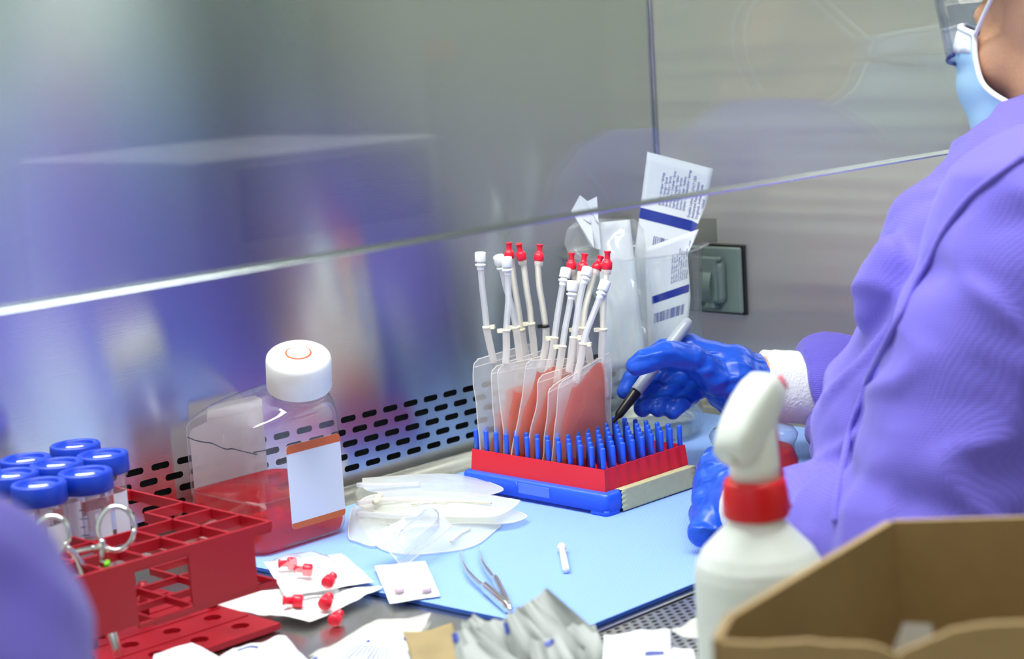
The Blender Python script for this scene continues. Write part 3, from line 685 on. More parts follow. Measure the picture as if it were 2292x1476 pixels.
mb.tube([rotm @ V((p.x, p.y, 0))+V((0, 0, L_-2.5)) for p in crescent], [.5+1.0*sin(pi*k/16) for k in range(17)], 8); mb.tube([rotm @ V((x, 1.0+.2*x, 0))+V((0, 0, L_-2.5)) for x in (-5, -2, 1, 4.4)], [.5, .4, .4, .5], 8)
mb.build('lid_mark', M['white'], cp)
for k, (x, y, z, l) in enumerate(TUBES):
    o = t if k == 0 else copy_tree(t)
    o.location = V((x, y, z-L_))*S; o['label'] = l; o.rotation_euler = (0, 0, (0, .1, -.1, .05, 0, .2, -.2, .1)[k])

# ---------------------------------------------------------------- scissors standing in the rack
def scissors():
    base = PD(250, 1470, 1085)
    D0 = 1106
    t = root('scissors', PD(232, 1290, D0), 'steel surgical scissors standing rings up in the red rack, lime tape on one shank', 'scissors')
    Pq = lambda x, y, dd=0: PY(x, y, 939)
    def ringp(cx, cy, rx, ry, tilt):
        ex = (CR*cos(tilt)-CU*sin(tilt)); ey = (CR*sin(tilt)+CU*cos(tilt)); c = Pq(cx, cy); s_ = D0/FPX
        return [c+ex*rx*s_*cos(a)+ey*ry*s_*sin(a)+CF*1.5*cos(a) for a in [2*pi*k/40 for k in range(41)]]
    mb = MB(); mb.tube(ringp(113, 1202, 38, 46, .38), 1.25, 10, flat=1.5)
    mb.tube(bez([Pq(147, 1226), Pq(163, 1238), Pq(176, 1256), Pq(188, 1284), Pq(200, 1330), Pq(236, 1400, -8), Pq(252, 1440, -14), Pq(256, 1456, -22)], 5), [1.8]+[2.2]*10+[2.6]*24+[1], 10)
    mb.tube(bez([Pq(163, 1238), Pq(185, 1232), Pq(205, 1228)], 4), 1.7, 8)
    mb.build('handle', M['steel'], t)
    mb = MB(); mb.tube(ringp(260, 1184, 40, 50, .06), 1.25, 10, flat=1.5)
    mb.tube(bez([Pq(228, 1208), Pq(229, 1228), Pq(229, 1256), Pq(234, 1280), Pq(236, 1330, 4), Pq(242, 1390, -6), Pq(252, 1440, -14), Pq(257, 1458, -20)], 5), [1.5]+[2.0]*10+[2.5]*24+[1], 10)
    mb.tube(bez([Pq(229, 1222), Pq(216, 1226), Pq(206, 1228)], 4), 1.7, 8); mb.tube([Pq(231, 1226), Pq(252, 1238)], [1.4, .7], 8)
    mb.build('handle', M['steel'], t)
    MB().tube([Pq(234.5, 1270, -1), Pq(234, 1256, -1)], [3.1, 3.1], 12).build('lime_tape', M['green'], t)
    # flat blades under the top grid
    a = PY(244, 1392, 938); b = PY(266, 1470, 938)
    mb = MB(); e = CR*2.7; mb.rings([[a-e, a+e, a+e+CF*1.6, a-e+CF*1.6], [b-e*1.1, b+e*1.1, b+e*1.1+CF*1.6, b-e*1.1+CF*1.6]], smooth=False); mb.build('blade', M['steel'], t)
scissors()

# ---------------------------------------------------------------- empty bags lying in a pile
def flat_bag(outline_px, z, th, label, Y=None, seed=0, hoses=()):
    """pillow shaped bag lying on the pile; the outline is read as points on the plane at height z"""
    pts = [PZ(x, y, z) for x, y in outline_px]; n = len(pts)
    pts = bez(pts+[pts[0]], 6)[:-1]; n = len(pts); c = sum(pts, V())/n
    t = root('empty_bag', (c.x, c.y, z), label, 'empty bag', 'empty clear bags piled between bottle and peg rack')
    mb = MB(); K = 9
    for sd in (1, -1):
        rs = []
        for k in range(K+1):
            q = k/K; rs.append([c+(p-c)*(1-q)+V((0, 0, sd*th*(sin(q*pi/2)**.55)*(1 if sd > 0 else .25)+1.3*noise.noise(V((p.x*.07*(1-q)+c.x, p.y*.07*(1-q), seed*3+sd)))*min(1, q*4))) for p in pts])
        mb.rings(rs, False, True)
    b = mb.build('bag_film', M['film_thick'], t)
    MB().tube(pts+[pts[0]], .55, 6).build('weld_seam', M['port'], b)
    for path, r, mt in hoses:
        pp = bez([PZ(x, y, z+th*.9+r) for x, y in path], 5); MB().tube(pp, r, 12).build('port_tube', M[mt], t)
    return t
zm = MT
flat_bag([(800, 1160), (840, 1220), (900, 1240), (985, 1237), (1060, 1222), (1105, 1190), (1116, 1172), (1050, 1150), (900, 1140)], zm+1.5, 4.5, 'bottom empty bag of the pile, its rim showing along the blue mat', seed=1, hoses=[([(1010, 1212), (1030, 1195), (1050, 1185)], 1.3, 'cream')])
flat_bag([(808, 1150), (900, 1180), (1030, 1172), (1130, 1172), (1176, 1160), (1170, 1150), (1120, 1140), (950, 1128), (830, 1130)], zm+6, 5, 'empty bag with the rightmost pointed tip in the pile', seed=2, hoses=[([(800, 1150), (880, 1155), (960, 1150)], 2.2, 'hose')])
flat_bag([(798, 1130), (860, 1150), (960, 1155), (1090, 1158), (1135, 1145), (1162, 1124), (1150, 1119), (1060, 1106), (930, 1100), (830, 1110)], zm+13, 5.5, 'thick milky empty bag on top of the pile with pointed tip before the blue base', seed=3,
         hoses=[([(800, 1127), (850, 1120), (930, 1118), (1000, 1124)], 2.0, 'port'), ([(850, 1110), (846, 1116), (840, 1124)], 2.6, 'cream'), ([(920, 1128), (1010, 1122), (1100, 1126)], 1.2, 'cream')])
flat_bag([(812, 1072), (822, 1098), (900, 1106), (1000, 1112), (1070, 1112), (1110, 1104), (1126, 1096), (1110, 1086), (1060, 1070), (990, 1062), (900, 1066)], zm+11, 4, 'bluish empty bag at the back of the pile next to the red rack wall', seed=5, hoses=[([(800, 1086), (860, 1087), (940, 1084)], 1.9, 'hose')])
# crumpled hoses at the left of the pile
flat_bag([(786, 1140), (780, 1200), (800, 1212), (840, 1222), (870, 1196), (880, 1160), (830, 1130)], zm+2.2, 8, 'crumpled empty bag end squeezed against the red liquid bottle', seed=8)

# ---------------------------------------------------------------- helpers for sheets of paper and film
def sheet(name, px, zs, mt, parent=None, nu=14, nv=14, warp=1.2, seed=0, th=.3, ofs=(0, 0), curl=None):
    """a thin sheet spanning four photographed corners lying at the heights zs (tl, tr, br, bl)"""
    tl, tr, br, bl = [PZ(x, y, z) for (x, y), z in zip(px, zs)]
    def fn(u, v):
        p = (tl*(1-u)+tr*u)*(1-v)+(bl*(1-u)+br*u)*v
        p = p+V((0, 0, warp*noise.noise(V((p.x*.035, p.y*.035, seed)))+.5*warp*noise.noise(V((p.x*.09, p.y*.09, seed+5)))))
        if curl: p = p+V((0, 0, curl(u, v)))
        return V((p.x, p.y, max(p.z, .5)))
    mb = MB(); mb.grid(fn, nu, nv); o = mb.build(name, mt, parent); solid(o, th); return o, fn
def on_sheet(fn, name, mt, parent, quads, lift=.35):
    mb = MB()
    for (u0, v0, u1, v1) in quads:
        mb.add([fn(a, b)+V((0, 0, lift)) for a, b in ((u0, v0), (u1, v0), (u1, v1), (u0, v1))], [(0, 1, 2, 3)], 0, False)
    return mb.build(name, mt, parent)
# paper with two pink dots, and the blister leaning on it
t = root('peel_off_backing', PZ(915, 1310, MT), 'small white torn paper backing with two pale pink dots on the mat', 'paper')
o, fn = sheet('paper', [(837, 1268), (952, 1256), (986, 1335), (872, 1350)], [MT+4, MT+9, MT+1.5, MT+1.2], M['paper'], t, warp=1.5, seed=3)
for q, (x, y) in enumerate(((893, 1318), (954, 1317))):
    c = PZ(x, y, MT+5.6); MB().lathe([(3.6, -1.5), (3.6, .8), (3.0, 1.2)], c, (0, 0, 1), 24).build('pink_dot', M['pink'], t)
t = root('blister_tray', PZ(915, 1245, MT), 'clear plastic blister tray leaning on the pile of empty bags', 'blister pack')
ctr = [PD(838, 1190, 1322), PD(950, 1122, 1345), PD(1008, 1180, 1350), PD(905, 1268, 1300)]
ctr = [PD(846, 1205, 1300), PD(956, 1118, 1352), PD(1012, 1178, 1345), PD(902, 1272, 1282)]
a, b, c, d = ctr; nrm = (b-a).cross(d-a).normalized()
if nrm.dot(CF) > 0: nrm = -nrm
def cell(u, v):
    x = (u-.5)/.36; y = (v-.56)/.26; q = max(abs(x)**3+abs(y)**3, 0)
    h = 10*ss((1.25-q)/.5)
    x2 = (u-.16)/.13; y2 = (v-.5)/.3; h = max(h, 6*ss((1.2-abs(x2)**3-abs(y2)**3)/.5))
    return a*(1-u)*(1-v)+b*u*(1-v)+c*u*v+d*(1-u)*v+nrm*h
mb = MB(); mb.grid(cell, 36, 30); mb.build('tray', M['blister'], t)
MB().tube([a, b, c, d, a], .4, 6).build('rim', M['port'], t)
q = [PD(835, 1195, 1306), PD(905, 1162, 1326), PD(918, 1186, 1318), PD(846, 1222, 1298)]
mb = MB(); mb.add(q, [(0, 1, 2, 3)], 0, False); solid(mb.build('paper_lid', M['label'], t), .3)

# packets of red caps
def red_cap(x, y, z, ang, label, s=1.0):
    c = PZ(x, y, z); t = root('red_luer_cap', c, label, 'cap', 'spare red caps in and under the white packets')
    ax = V((cos(ang), sin(ang), .12)).normalized()
    MB().lathe([(3.6*s, 0), (4.3*s, .6), (4.3*s, 6*s), (3.2*s, 6.6*s)], c-ax*5*s, ax, 24, fl=-.03).build('skirt', M['redcap'], t)
    MB().lathe([(2.3*s, 6*s), (2.2*s, 11*s), (2.9*s, 11.6*s), (3*s, 12.6*s), (1.8*s, 12.6*s), (1.7*s, 10*s)], c-ax*5*s, ax, 20).build('nozzle', M['redcap'], t)
    return t
def packet(name, px, zs, films, label, seed, warp=1.5):
    t = root(name, PZ(*[sum(k)/4 for k in zip(*px)], 0), label, 'packet', 'paper and film packets of red caps')
    o, fn = sheet('paper_back', px, zs, M['paper'], t, warp=warp, seed=seed, nu=22, nv=18)
    for (fx, fz) in films:
        tl, tr, br, bl = [PZ(x, y, z) for (x, y), z in zip(fx, fz)]
        mb = MB()
        def ff(u, v):
            p = (tl*(1-u)+tr*u)*(1-v)+(bl*(1-u)+br*u)*v
            return p+V((0, 0, 11*(sin(pi*u)*sin(pi*v))**.5+1.2*noise.noise(p*.08)))
        mb.grid(ff, 18, 14); mb.build('clear_front', M['crinkle'], t)
    return t
packet('cap_packet', [(590, 1258), (765, 1240), (838, 1302), (640, 1336)], [14, 12, 7, 12], [([(598, 1258), (735, 1246), (790, 1296), (655, 1318)], (15, 13, 10, 13))], 'upper white paper packet showing red caps, beside the square bottle', 2)
red_cap(648, 1262, 19, 2.6, 'red cap at the far end of the upper packet'); red_cap(683, 1276, 19, 2.3, 'red cap in the middle of the upper packet'); red_cap(737, 1300, 18, .5, 'red cap nearest the front of the upper packet')
packet('cap_packet', [(440, 1350), (640, 1318), (860, 1318), (692, 1392)], [5, 9, 4, 5], [([(600, 1330), (760, 1320), (770, 1350), (650, 1368)], (7, 8, 6, 6))], 'lower wrinkled white paper packet with red caps under the upper one', 9, 2.4)
red_cap(660, 1346, 11, 2.4, 'red cap at the left of the lower packet', 1.05); red_cap(730, 1347, 11, .6, 'red cap in the clear bubble of the lower packet', 1.05)
red_cap(752, 1385, 4.4, .5, 'dark red cap lying on the bare steel below the packets', 1.0)
# tweezers, small vial
def tweezers():
    t = root('tweezers', PZ(1090, 1300, MT), 'fine steel tweezers with curved points lying on the blue mat', 'tweezers')
    ps = [[(1031, 1232), (1036, 1258), (1046, 1280), (1070, 1306), (1092, 1322), (1118, 1346), (1141, 1366)], [(1072, 1228), (1076, 1250), (1084, 1268), (1100, 1290), (1112, 1306), (1126, 1334), (1142, 1365)]]
    for k, px in enumerate(ps):
        zz = [MT+2, MT+5, MT+5.5, MT+5, MT+5, MT+4.5, MT+3.8]
        pp = bez([PZ(x, y, z) for (x, y), z in zip(px, zz)], 6); n = len(pp)
        r = [.45+.9*ss(i/n*2.2)+(1.1 if .55 < i/n < .93 else 0)*ss((i/n-.55)*14) for i in range(n)]
        MB().tube(pp, r, 10, flat=2.0).build('arm', M['steel'], t)
    MB().ball(PZ(1142, 1365, MT+3.8), 2.0, 12).build('rivet', M['steel'], t)
tweezers()
t = root('sample_vial', PZ(1262, 1250, MT), 'tiny translucent vial with a pinkish cap lying alone on the blue mat', 'vial')
a, b = PZ(1257, 1224, MT+3.6), PZ(1267, 1276, MT+3.0); ax = (b-a)
MB().lathe([(1.5, 0), (3.2, 1), (3.3, 4.5), (2.6, 6)], a, ax, 20).build('cap', M['pink'], t)
MB().lathe([(2.4, 5.5), (2.5, ax.length-.5), (2.1, ax.length)], a, ax, 20).build('tube_body', M['whitecap'], t)
# ---------------------------------------------------------------- glass beaker and the packages standing in it
BC = V((1246, 1084, 0)); BR = 60.
t = root('glass_beaker', (BC.x, BC.y, MT), 'large clear glass beaker with pouring lip holding syringe packages by the outlet', 'beaker')
mb = MB(); rs = []
hb = 170.
for r, z in ((50, .3), (57, 2.5), (BR, 8), (BR, hb-6), (BR+1.5, hb-2), (BR+3.5, hb)):
    ring = []
    for k in range(64):
        a = 2*pi*k/64; d = (a-radians(-46)+pi) % (2*pi)-pi
        q = exp(-(d/.16)**2)*ss((z-hb+16)/16); ring.append(BC+V(((r+9*q)*cos(a), (r+9*q)*sin(a), MT+z+2*q*(z > hb-4))))
    rs.append(ring)
rs += [[BC+(p-BC)*1.0-V((p.x-BC.x, p.y-BC.y, 0)).normalized()*2.2 for p in r] for r in rs[:0:-1]]; rs.append([p+V((0, 0, 2.4)) for p in [BC+V(((50)*cos(2*pi*k/64), 50*sin(2*pi*k/64), MT+.6)) for k in range(64)]])
mb.rings(rs, True, True); bk = mb.build('beaker_wall', M['beaker'], t)
mb = MB(); mb.tube(rs[5]+[rs[5][0]], 1.1, 8); mb.build('rim', M['petg'], bk)
def facing(name, px, D, mt, parent=None, nu=12, nv=24, bulge=4, seed=0, dd=(0, 0, 0, 0), th=.25, wob=1.0):
    tl, tr, br, bl = [PD(x, y, D+e) for (x, y), e in zip(px, dd)]
    def fn(u, v):
        p = (tl*(1-u)+tr*u)*(1-v)+(bl*(1-u)+br*u)*v
        p = p-CF*(bulge*sin(pi*u)*(0.3+.7*v)+wob*noise.noise(V((u*3, v*4, seed))))
        d = V((p.x-BC.x, p.y-BC.y, 0)); k = 54.0+max(0, (p.z-MT-hb+8))*.6          # the sheet bends along the glass
        if d.length > k: p = p-d*(1-k/d.length)
        return p
    mb = MB(); mb.grid(fn, nu, nv); o = mb.build(name, mt, parent); solid(o, th); return o, fn
def front_quads(fn, name, mt, parent, quads, lift=.35, n=6):
    mb = MB()
    for (u0, v0, u1, v1) in quads: mb.grid(lambda a, b: fn(u0+(u1-u0)*a, v0+(v1-v0)*b)-CF*lift, n if u1-u0 > .2 else 1, n if v1-v0 > .2 else 1, smooth=False)
    return mb.build(name, mt, parent)
def text_on(fn, body, u0, v0, u1, v1, parent, name='printed_text', mt=None, lift=.45, vert=True):
    """lines of printing wrapped on a sheet; vert: lines run up the sheet"""
    cu = bpy.data.curves.new('txt', 'FONT'); cu.body = body; cu.size = 1; cu.space_line = .95
    o = bpy.data.objects.new('txt', cu); C.objects.link(o); dg = bpy.context.evaluated_depsgraph_get()
    me = bpy.data.meshes.new_from_object(o.evaluated_get(dg)); bpy.data.objects.remove(o)
    vs = [v.co.copy() for v in me.vertices]; fs = [tuple(p.vertices) for p in me.polygons]
    ax, bx_ = min(v.x for v in vs), max(v.x for v in vs); ay, by = min(v.y for v in vs), max(v.y for v in vs)
    def place(v):
        a, b = (v.x-ax)/(bx_-ax), (by-v.y)/(by-ay)
        return fn(u0+(u1-u0)*b, v1+(v0-v1)*a)-CF*lift if vert else fn(u0+(u1-u0)*a, v0+(v1-v0)*b)-CF*lift
    mb = MB(); mb.add([place(v) for v in vs], fs, 0, False); return mb.build(name, mt or M['print'], parent, fix=False)
TXT = "Jeringa • Seringue • Seringa\nSpritze • Siringa • Spruit\nSprøyte • Ruisku • Spruta\nStrzykawka • Zsírjának • Spray\nInjekcijska brizgalka • Súbor\nStříkačka • Stizal • Sprõtes\nŠvirkštas • Syringe • Injektor\nШприц • Спринцовка • Seringa"
TX2 = "Franklin Lakes, NJ, 07417 USA\nAuthorized Representative\nDrogheda, Ireland, Sterile\nMade in Ireland"
def bars(u0, v0, u1, v1, seed, n=34):
    rnd = random.Random(seed); q = []; x = 0; w = []
    for k in range(n): a, g = rnd.choice((1, 1, 2, 3)), rnd.choice((1, 1, 2)); w.append((x, a)); x += a+g
    return [(u0+(u1-u0)*p/x, v0, u0+(u1-u0)*(p+a)/x, v1) for p, a in w]
D_A, D_B = 1678, 1664
t = root('syringe_package', PD(1450, 900, D_A), 'tall white syringe package with dark blue stripe leaning right in the beaker', 'package', 'syringe packages in the beaker')
o, fn = facing('paper', [(1449, 340), (1596, 378), (1500, 880), (1385, 850)], D_A, M['packpaper'], t, bulge=3, seed=1, dd=(4, 4, -6, -2))
front_quads(fn, 'stripe', M['stripe'], t, [(0.0, .245, 1.0, .292)])
front_quads(fn, 'barcode', M['print'], t, bars(.27, .352, .97, .41, 5))
text_on(fn, TXT, .26, .03, .70, .215, t); text_on(fn, TX2, .74, .05, .97, .235, t, 'small_print')
t = root('syringe_package', PD(1500, 900, D_B), 'second white syringe package with blue stripe, lower and nearer the beaker wall', 'package', 'syringe packages in the beaker')
o, fn = facing('paper', [(1442, 556), (1564, 513), (1526, 840), (1455, 860)], D_B, M['packpaper'], t, bulge=-7, seed=4, dd=(0, 6, 0, 0))
front_quads(fn, 'stripe', M['stripe'], t, [(0.12, .37, .96, .425)], n=10)
front_quads(fn, 'barcode', M['print'], t, bars(.16, .50, .88, .57, 9))
text_on(fn, TXT, .52, .06, .88, .325, t)
# crinkled clear wrapper beside them with a torn white tail
t = root('plastic_wrapper', PD(1370, 880, 1628), 'crinkled translucent wrapper filling the left of the beaker, torn white tail on top', 'wrapper')
mb = MB()
lft = ((490, 1300), (510, 1270), (545, 1262), (600, 1288), (660, 1330), (720, 1345), (800, 1350), (890, 1356)); rgt = ((490, 1420), (510, 1440), (600, 1452), (700, 1466), (780, 1480), (890, 1490))
def wr(u, v, s_):
    y = 490+400*v; l, r = interp(lft, y), interp(rgt, y); x = l+(r-l)*u
    d = 9*sin(pi*u)**.7*sin(pi*min(1, v*1.0+.02))**.5
    return PD(x, y, 1650+s_*d+7*noise.noise(V((u*5, v*7, s_*4)))+5*abs(noise.noise(V((u*9+v*3, v*9, s_*2)))))
for s_ in (-1, 1): mb.grid(lambda u, v: wr(u, v, s_), 26, 34)
w = mb.build('clear_front', M['crinkle'], t)
mb = MB(); mb.grid(lambda u, v: PD(1340+u*(70+30*v)+6*v, 498+330*v-6*u, 1652+3*noise.noise(V((u*3, v*5, 2)))), 8, 16); solid(mb.build('paper_back', M['packpaper'], t), .2)
mb = MB()
for (a, b, c, d) in (((1298, 437), (1322, 456), (1322, 500), (1278, 474)), ((1312, 452), (1336, 440), (1340, 500), (1318, 480)), ((1280, 474), (1322, 486), (1330, 556), (1322, 552)), ((1318, 478), (1340, 492), (1345, 560), (1330, 556))):
    mb.add([PD(*a, 1644), PD(*b, 1647), PD(*c, 1643), PD(*d, 1648)], [(0, 1, 2, 3)], 0, False)
solid(mb.build('torn_tail', M['packpaper'], t), .25)

# flat wrapper lying behind the hand
t = root('flat_wrapper', PZ(1480, 950, MT), 'flat white wrapper lying on the mat behind the peg rack, under the gloved hand', 'wrapper')
sheet('paper', [(1395, 936), (1530, 925), (1556, 938), (1400, 975)], [MT+4, MT+6, MT+3, MT+2], M['packpaper'], t, warp=2, seed=8)
mb = MB(); A, B = [PZ(*p, MT+3) for p in ((1400, 972), (1554, 942))]; Cc, Dd = [PZ(*p, MT+3) for p in ((1400, 945), (1545, 928))]
mb.grid(lambda u, v: ((A*(1-u)+B*u)*(1-v)+(Cc*(1-u)+Dd*u)*v)+V((0, 0, 7*sin(pi*u)*sin(pi*v))), 12, 8); mb.build('clear_front', M['crinkle'], t)
mb = MB(); mb.add([PZ(1532, 920, MT+9), PZ(1547, 922, MT+8), PZ(1556, 936, MT+5)], [(0, 1, 2)], 0, False); solid(mb.build('torn_corner', M['paper'], t), .3)

# glass flask of orange red medium
def flask():
    D = 1478; c = PZ(1690, 1066, MT); c = V((c.x, c.y, 0))
    t = root('culture_flask', (c.x, c.y, MT), 'round shouldered clear glass bottle with orange red liquid behind the spray trigger', 'bottle')
    k = D/FPX
    prof = [(27, .3), (34, 2.5), (36.5, 9), (36, 15), (33.5, 21), (32.8, 26), (35.5, 32), (36.2, 35), (33, 39.5), (24, 42.5), (15, 44), (14.5, 45.5)]
    MB().lathe(prof, (c.x, c.y, MT), n=56, cap1=False).build('flask_body', M['petg'], t)
    q = [(r-1.1, max(z, 1.2)) for r, z in prof[:5]]+[(31, 23.5)]
    MB().lathe(q, (c.x, c.y, MT), n=56).build('liquid', M['orliq'], t)
flask()
t = root('dark_forceps', PZ(1815, 1105, MT), 'thin dark steel instrument lying on the mat at the far right', 'instrument')
MB().tube([PZ(1755, 1102, MT+2), PZ(1800, 1104, MT+2), PZ(1842, 1100, MT+2)], [1.2, 1.9, 1.6], 8).build('shaft', M['black'], t)
MB().tube([PZ(1800, 1109, MT+2), PZ(1846, 1104, MT+2)], [1.0, 1.6], 8).build('jaw', M['steel'], t)

# ---------------------------------------------------------------- marker pen held in the right hand
p_tip, p_end = PD(1372, 947, 1494), PD(1543, 716, 1520)
ax = (p_end-p_tip); Lp = ax.length; a = ax.normalized()
t = root('marker_pen', p_tip, 'silver grey marker pen with black nib end held in the blue gloved hand', 'pen')
def at_(x, y): return ((PD(x, y, 1500)-p_tip).dot(a))
k1 = at_(1425, 875)
MB().lathe([(4.6, k1), (5.0, k1+1), (5.3, k1+22), (5.3, Lp-8), (4.7, Lp-3), (3, Lp)], p_tip, a, 24).build('barrel', M['pengrey'], t)
MB().lathe([(.9, 0), (1.3, 1), (2.0, 6), (3.0, 7), (3.6, 9), (4.6, k1-2), (4.6, k1)], p_tip, a, 24).build('nib_holder', M['black'], t)

# ---------------------------------------------------------------- gloved right hand
def hand_mesh(J, palm, wrist, vox=1.5, seed=0, crease=1.0):
    mb = MB()
    for ch in J:
        for (p, r), (q, r2) in zip(ch, ch[1:]): mb.caps_(p, q, r, r2)
    for (p, r), (q, r2) in palm: mb.caps_(p, q, r, r2)
    for (p, r), (q, r2) in zip(wrist, wrist[1:]): mb.tube([p, q], [r, r2], 24)
    def disp(p, n):
        w = noise.noise(V((p.x*.05+seed, p.y*.05, p.z*.11)))*noise.noise(p*.03)
        s_ = sin((p.x*.25+p.y*.2-p.z*.33)+4*noise.noise(p*.04))
        return crease*(.9*w+.35*s_*ss((noise.noise(p*.028+V((9, 0, 0)))+.15)*3))
    return mb.remesh(vox, 3, disp)
h = lambda x, y, d: PD(x, y, d)
JR = [
 [(h(1600, 845, 1512), 15), (h(1545, 800, 1496), 12), (h(1492, 793, 1482), 11.3), (h(1470, 800, 1479), 10.0), (h(1444, 808, 1477), 10.0), (h(1424, 820, 1477), 8.6)],   # thumb
 [(h(1545, 780, 1530), 12.5), (h(1490, 786, 1532), 10.5), (h(1442, 812, 1526), 9.3), (h(1412, 848, 1521), 8.0), (h(1399, 876, 1517), 6.8)],   # index
 [(h(1552, 800, 1540), 12), (h(1500, 822, 1538), 10.5), (h(1468, 862, 1526), 9.2), (h(1446, 895, 1516), 8.3), (h(1438, 914, 1512), 7.6)],
 [(h(1570, 825, 1544), 12), (h(1525, 848, 1536), 10.2), (h(1498, 880, 1522), 9.0), (h(1480, 902, 1512), 7.8), (h(1473, 916, 1508), 7.0)],
 [(h(1590, 850, 1546), 11.5), (h(1556, 872, 1534), 9.6), (h(1532, 896, 1522), 8.4), (h(1515, 912, 1512), 7.5), (h(1506, 922, 1508), 6.9)],
]
PR = [((h(1560, 800, 1530), 16), (h(1640, 835, 1528), 24)), ((h(1590, 850, 1540), 15), (h(1640, 855, 1530), 26)), ((h(1600, 840, 1512), 14), (h(1640, 845, 1524), 24)), ((h(1640, 840, 1528), 24), (h(1668, 855, 1530), 25)),
      ((h(1640, 850, 1530), 26), (h(1650, 890, 1532), 19))]
WR = [(h(1640, 850, 1530), 24), (h(1672, 860, 1532), 25), (h(1690, 862, 1534), 26.5)]

# ---------------------------------------------------------------- people
def fit_ring(z, xpx, ypx, cx, a, b, n=48, sq=2.4):
    """horizontal ellipse centred on x = cx whose outline touches the sight line of one photographed edge point"""
    v = ray(xpx, ypx); sl = v.y/v.x
    m_ = sqrt((a*sl)**2+b*b)                              # max of y - sl x over the ellipse
    cy = sl*cx-m_
    return [V((cx+a*abs(cos(t))**(2/sq)*(1 if cos(t) > 0 else -1), cy+b*abs(sin(t))**(2/sq)*(1 if sin(t) > 0 else -1), z)) for t in [2*pi*k/n for k in range(n)]], cy
def head(mb, c, s=1.0, yaw=0.0, pitch=0.0):
    R_ = Matrix.Rotation(yaw, 3, 'Z') @ Matrix.Rotation(pitch, 3, 'X'); c = V(c); q = lambda x, y, z: c+R_ @ V((x, y, z))*s
    mb.ball(q(0, -12, 22), 92*s, 24, sc3=(.80, 1.02, .96), rot=R_)           # skull
    mb.ball(q(0, 22, -38), 66*s, 24, sc3=(.92, .90, 1.15), rot=R_)           # face
    mb.caps_(q(0, 62, -92), q(0, 40, -95), 20*s, 26*s)                        # chin
    for e in (-1, 1):
        mb.caps_(q(e*50, 10, -72), q(e*18, 58, -96), 17*s, 17*s)             # jaw
        mb.caps_(q(e*56, -12, -50), q(e*50, 10, -72), 15*s, 16*s)
        mb.ball(q(e*40, 62, -14), 26*s, 14)                                   # cheek
        mb.ball(q(e*76, -14, -6), 26*s, 14, sc3=(.3, .75, 1.2), rot=R_)       # ear
        mb.caps_(q(e*10, 80, 24), q(e*46, 66, 20), 11*s, 9*s)                 # brow
        mb.ball(q(e*30, 72, 6), 12.5*s, 12)                                   # eye
    mb.caps_(q(0, 84, 12), q(0, 103, -26), 8*s, 11*s); mb.ball(q(0, 102, -28), 12*s, 12)   # nose
    mb.caps_(q(-20, 80, -60), q(20, 80, -60), 9*s, 9*s); mb.caps_(q(-16, 79, -70), q(16, 79, -70), 9*s, 9*s)   # lips
    mb.caps_(q(0, -24, -60), q(0, -8, -150), 50*s, 52*s)                     # neck
    return q
def mask_on(q, par, strap=True):
    rows = [  # edge at the ear side -> centre, for five heights
        [(-64, 62, 6), (-44, 92, 18), (-18, 112, 24), (0, 117, 22)],
        [(-68, 62, -14), (-50, 96, -8), (-20, 120, -4), (0, 126, -6)],
        [(-69, 56, -34), (-54, 92, -34), (-22, 120, -34), (0, 128, -36)],
        [(-66, 30, -54), (-54, 80, -64), (-22, 112, -70), (0, 120, -70)],
        [(-64, -4, -58), (-58, 50, -86), (-24, 88, -108), (0, 96, -112)]]
    full = [[V(p) for p in r]+[V((-p[0], p[1], p[2])) for p in r[-2::-1]] for r in rows]
    cols = len(full[0]); G = [bez(r, 5) for r in full]
    def fn(u, v):
        i = min(int(u*(len(G[0])-1)+.5), len(G[0])-1); col = bez([g[i] for g in G], 6); k = min(int(v*(len(col)-1)+.5), len(col)-1); p = col[k]
        pl = 2.6*abs(sin(v*pi*3.5))*min(1, u*8, (1-u)*8); d = V((p.x, p.y-20, 0)).normalized(); return q(*(p+d*pl))
    mb = MB(); mb.grid(fn, len(G[0])-1, 24); m_ = mb.build('face_mask', M['mask'], par); solid(m_, 1.2)
    mb = MB()
    for u in (0, 1): mb.tube([fn(u, k/24) for k in range(25)], 1.9, 8)
    mb.tube([fn(k/30, 0) for k in range(31)], 2.4, 8); mb.tube([fn(k/30, 1) for k in range(31)], 2.0, 8); mb.build('mask_binding', M['maskw'], m_)
    mb = MB(); mb.grid(lambda u, v: fn(.02+.96*u, .0+.17*v)+(fn(.02+.96*u, .06)-q(0, 0, 0)).normalized()*1.0, 30, 4); solid(mb.build('nose_strip', M['maskw'], m_), .8)
    for e in (-1, 1):
        pp = bez([q(e*66, 60, 5), q(e*73, 34, 22), q(e*78, 4, 40), q(e*76, -16, 38), q(e*80, -32, 0), q(e*70, -20, -40), q(e*64, -2, -56)], 6)
        MB().tube(pp, 1.5, 8).build('ear_loop', M['maskw'], m_)
def eyewear_on(q, par):
    mb = MB(); mb.grid(lambda u, v: q(88*sin((u-.5)*2.6), 30+78*cos((u-.5)*2.2), -6+48*v), 24, 8); g = mb.build('eyewear', M['clear_shield'], par); solid(g, 1.5)
    MB().tube([q(88*sin((u-.5)*2.6), 30+78*cos((u-.5)*2.2), -6) for u in [k/24 for k in range(25)]], 1.6, 8).build('eyewear_rim', M['navy'], g)
    for e in (-1, 1): MB().tube([q(e*84, 44, 36), q(e*86, -10, 38), q(e*82, -60, 26)], 2, 8).build('temple', M['navy'], g)
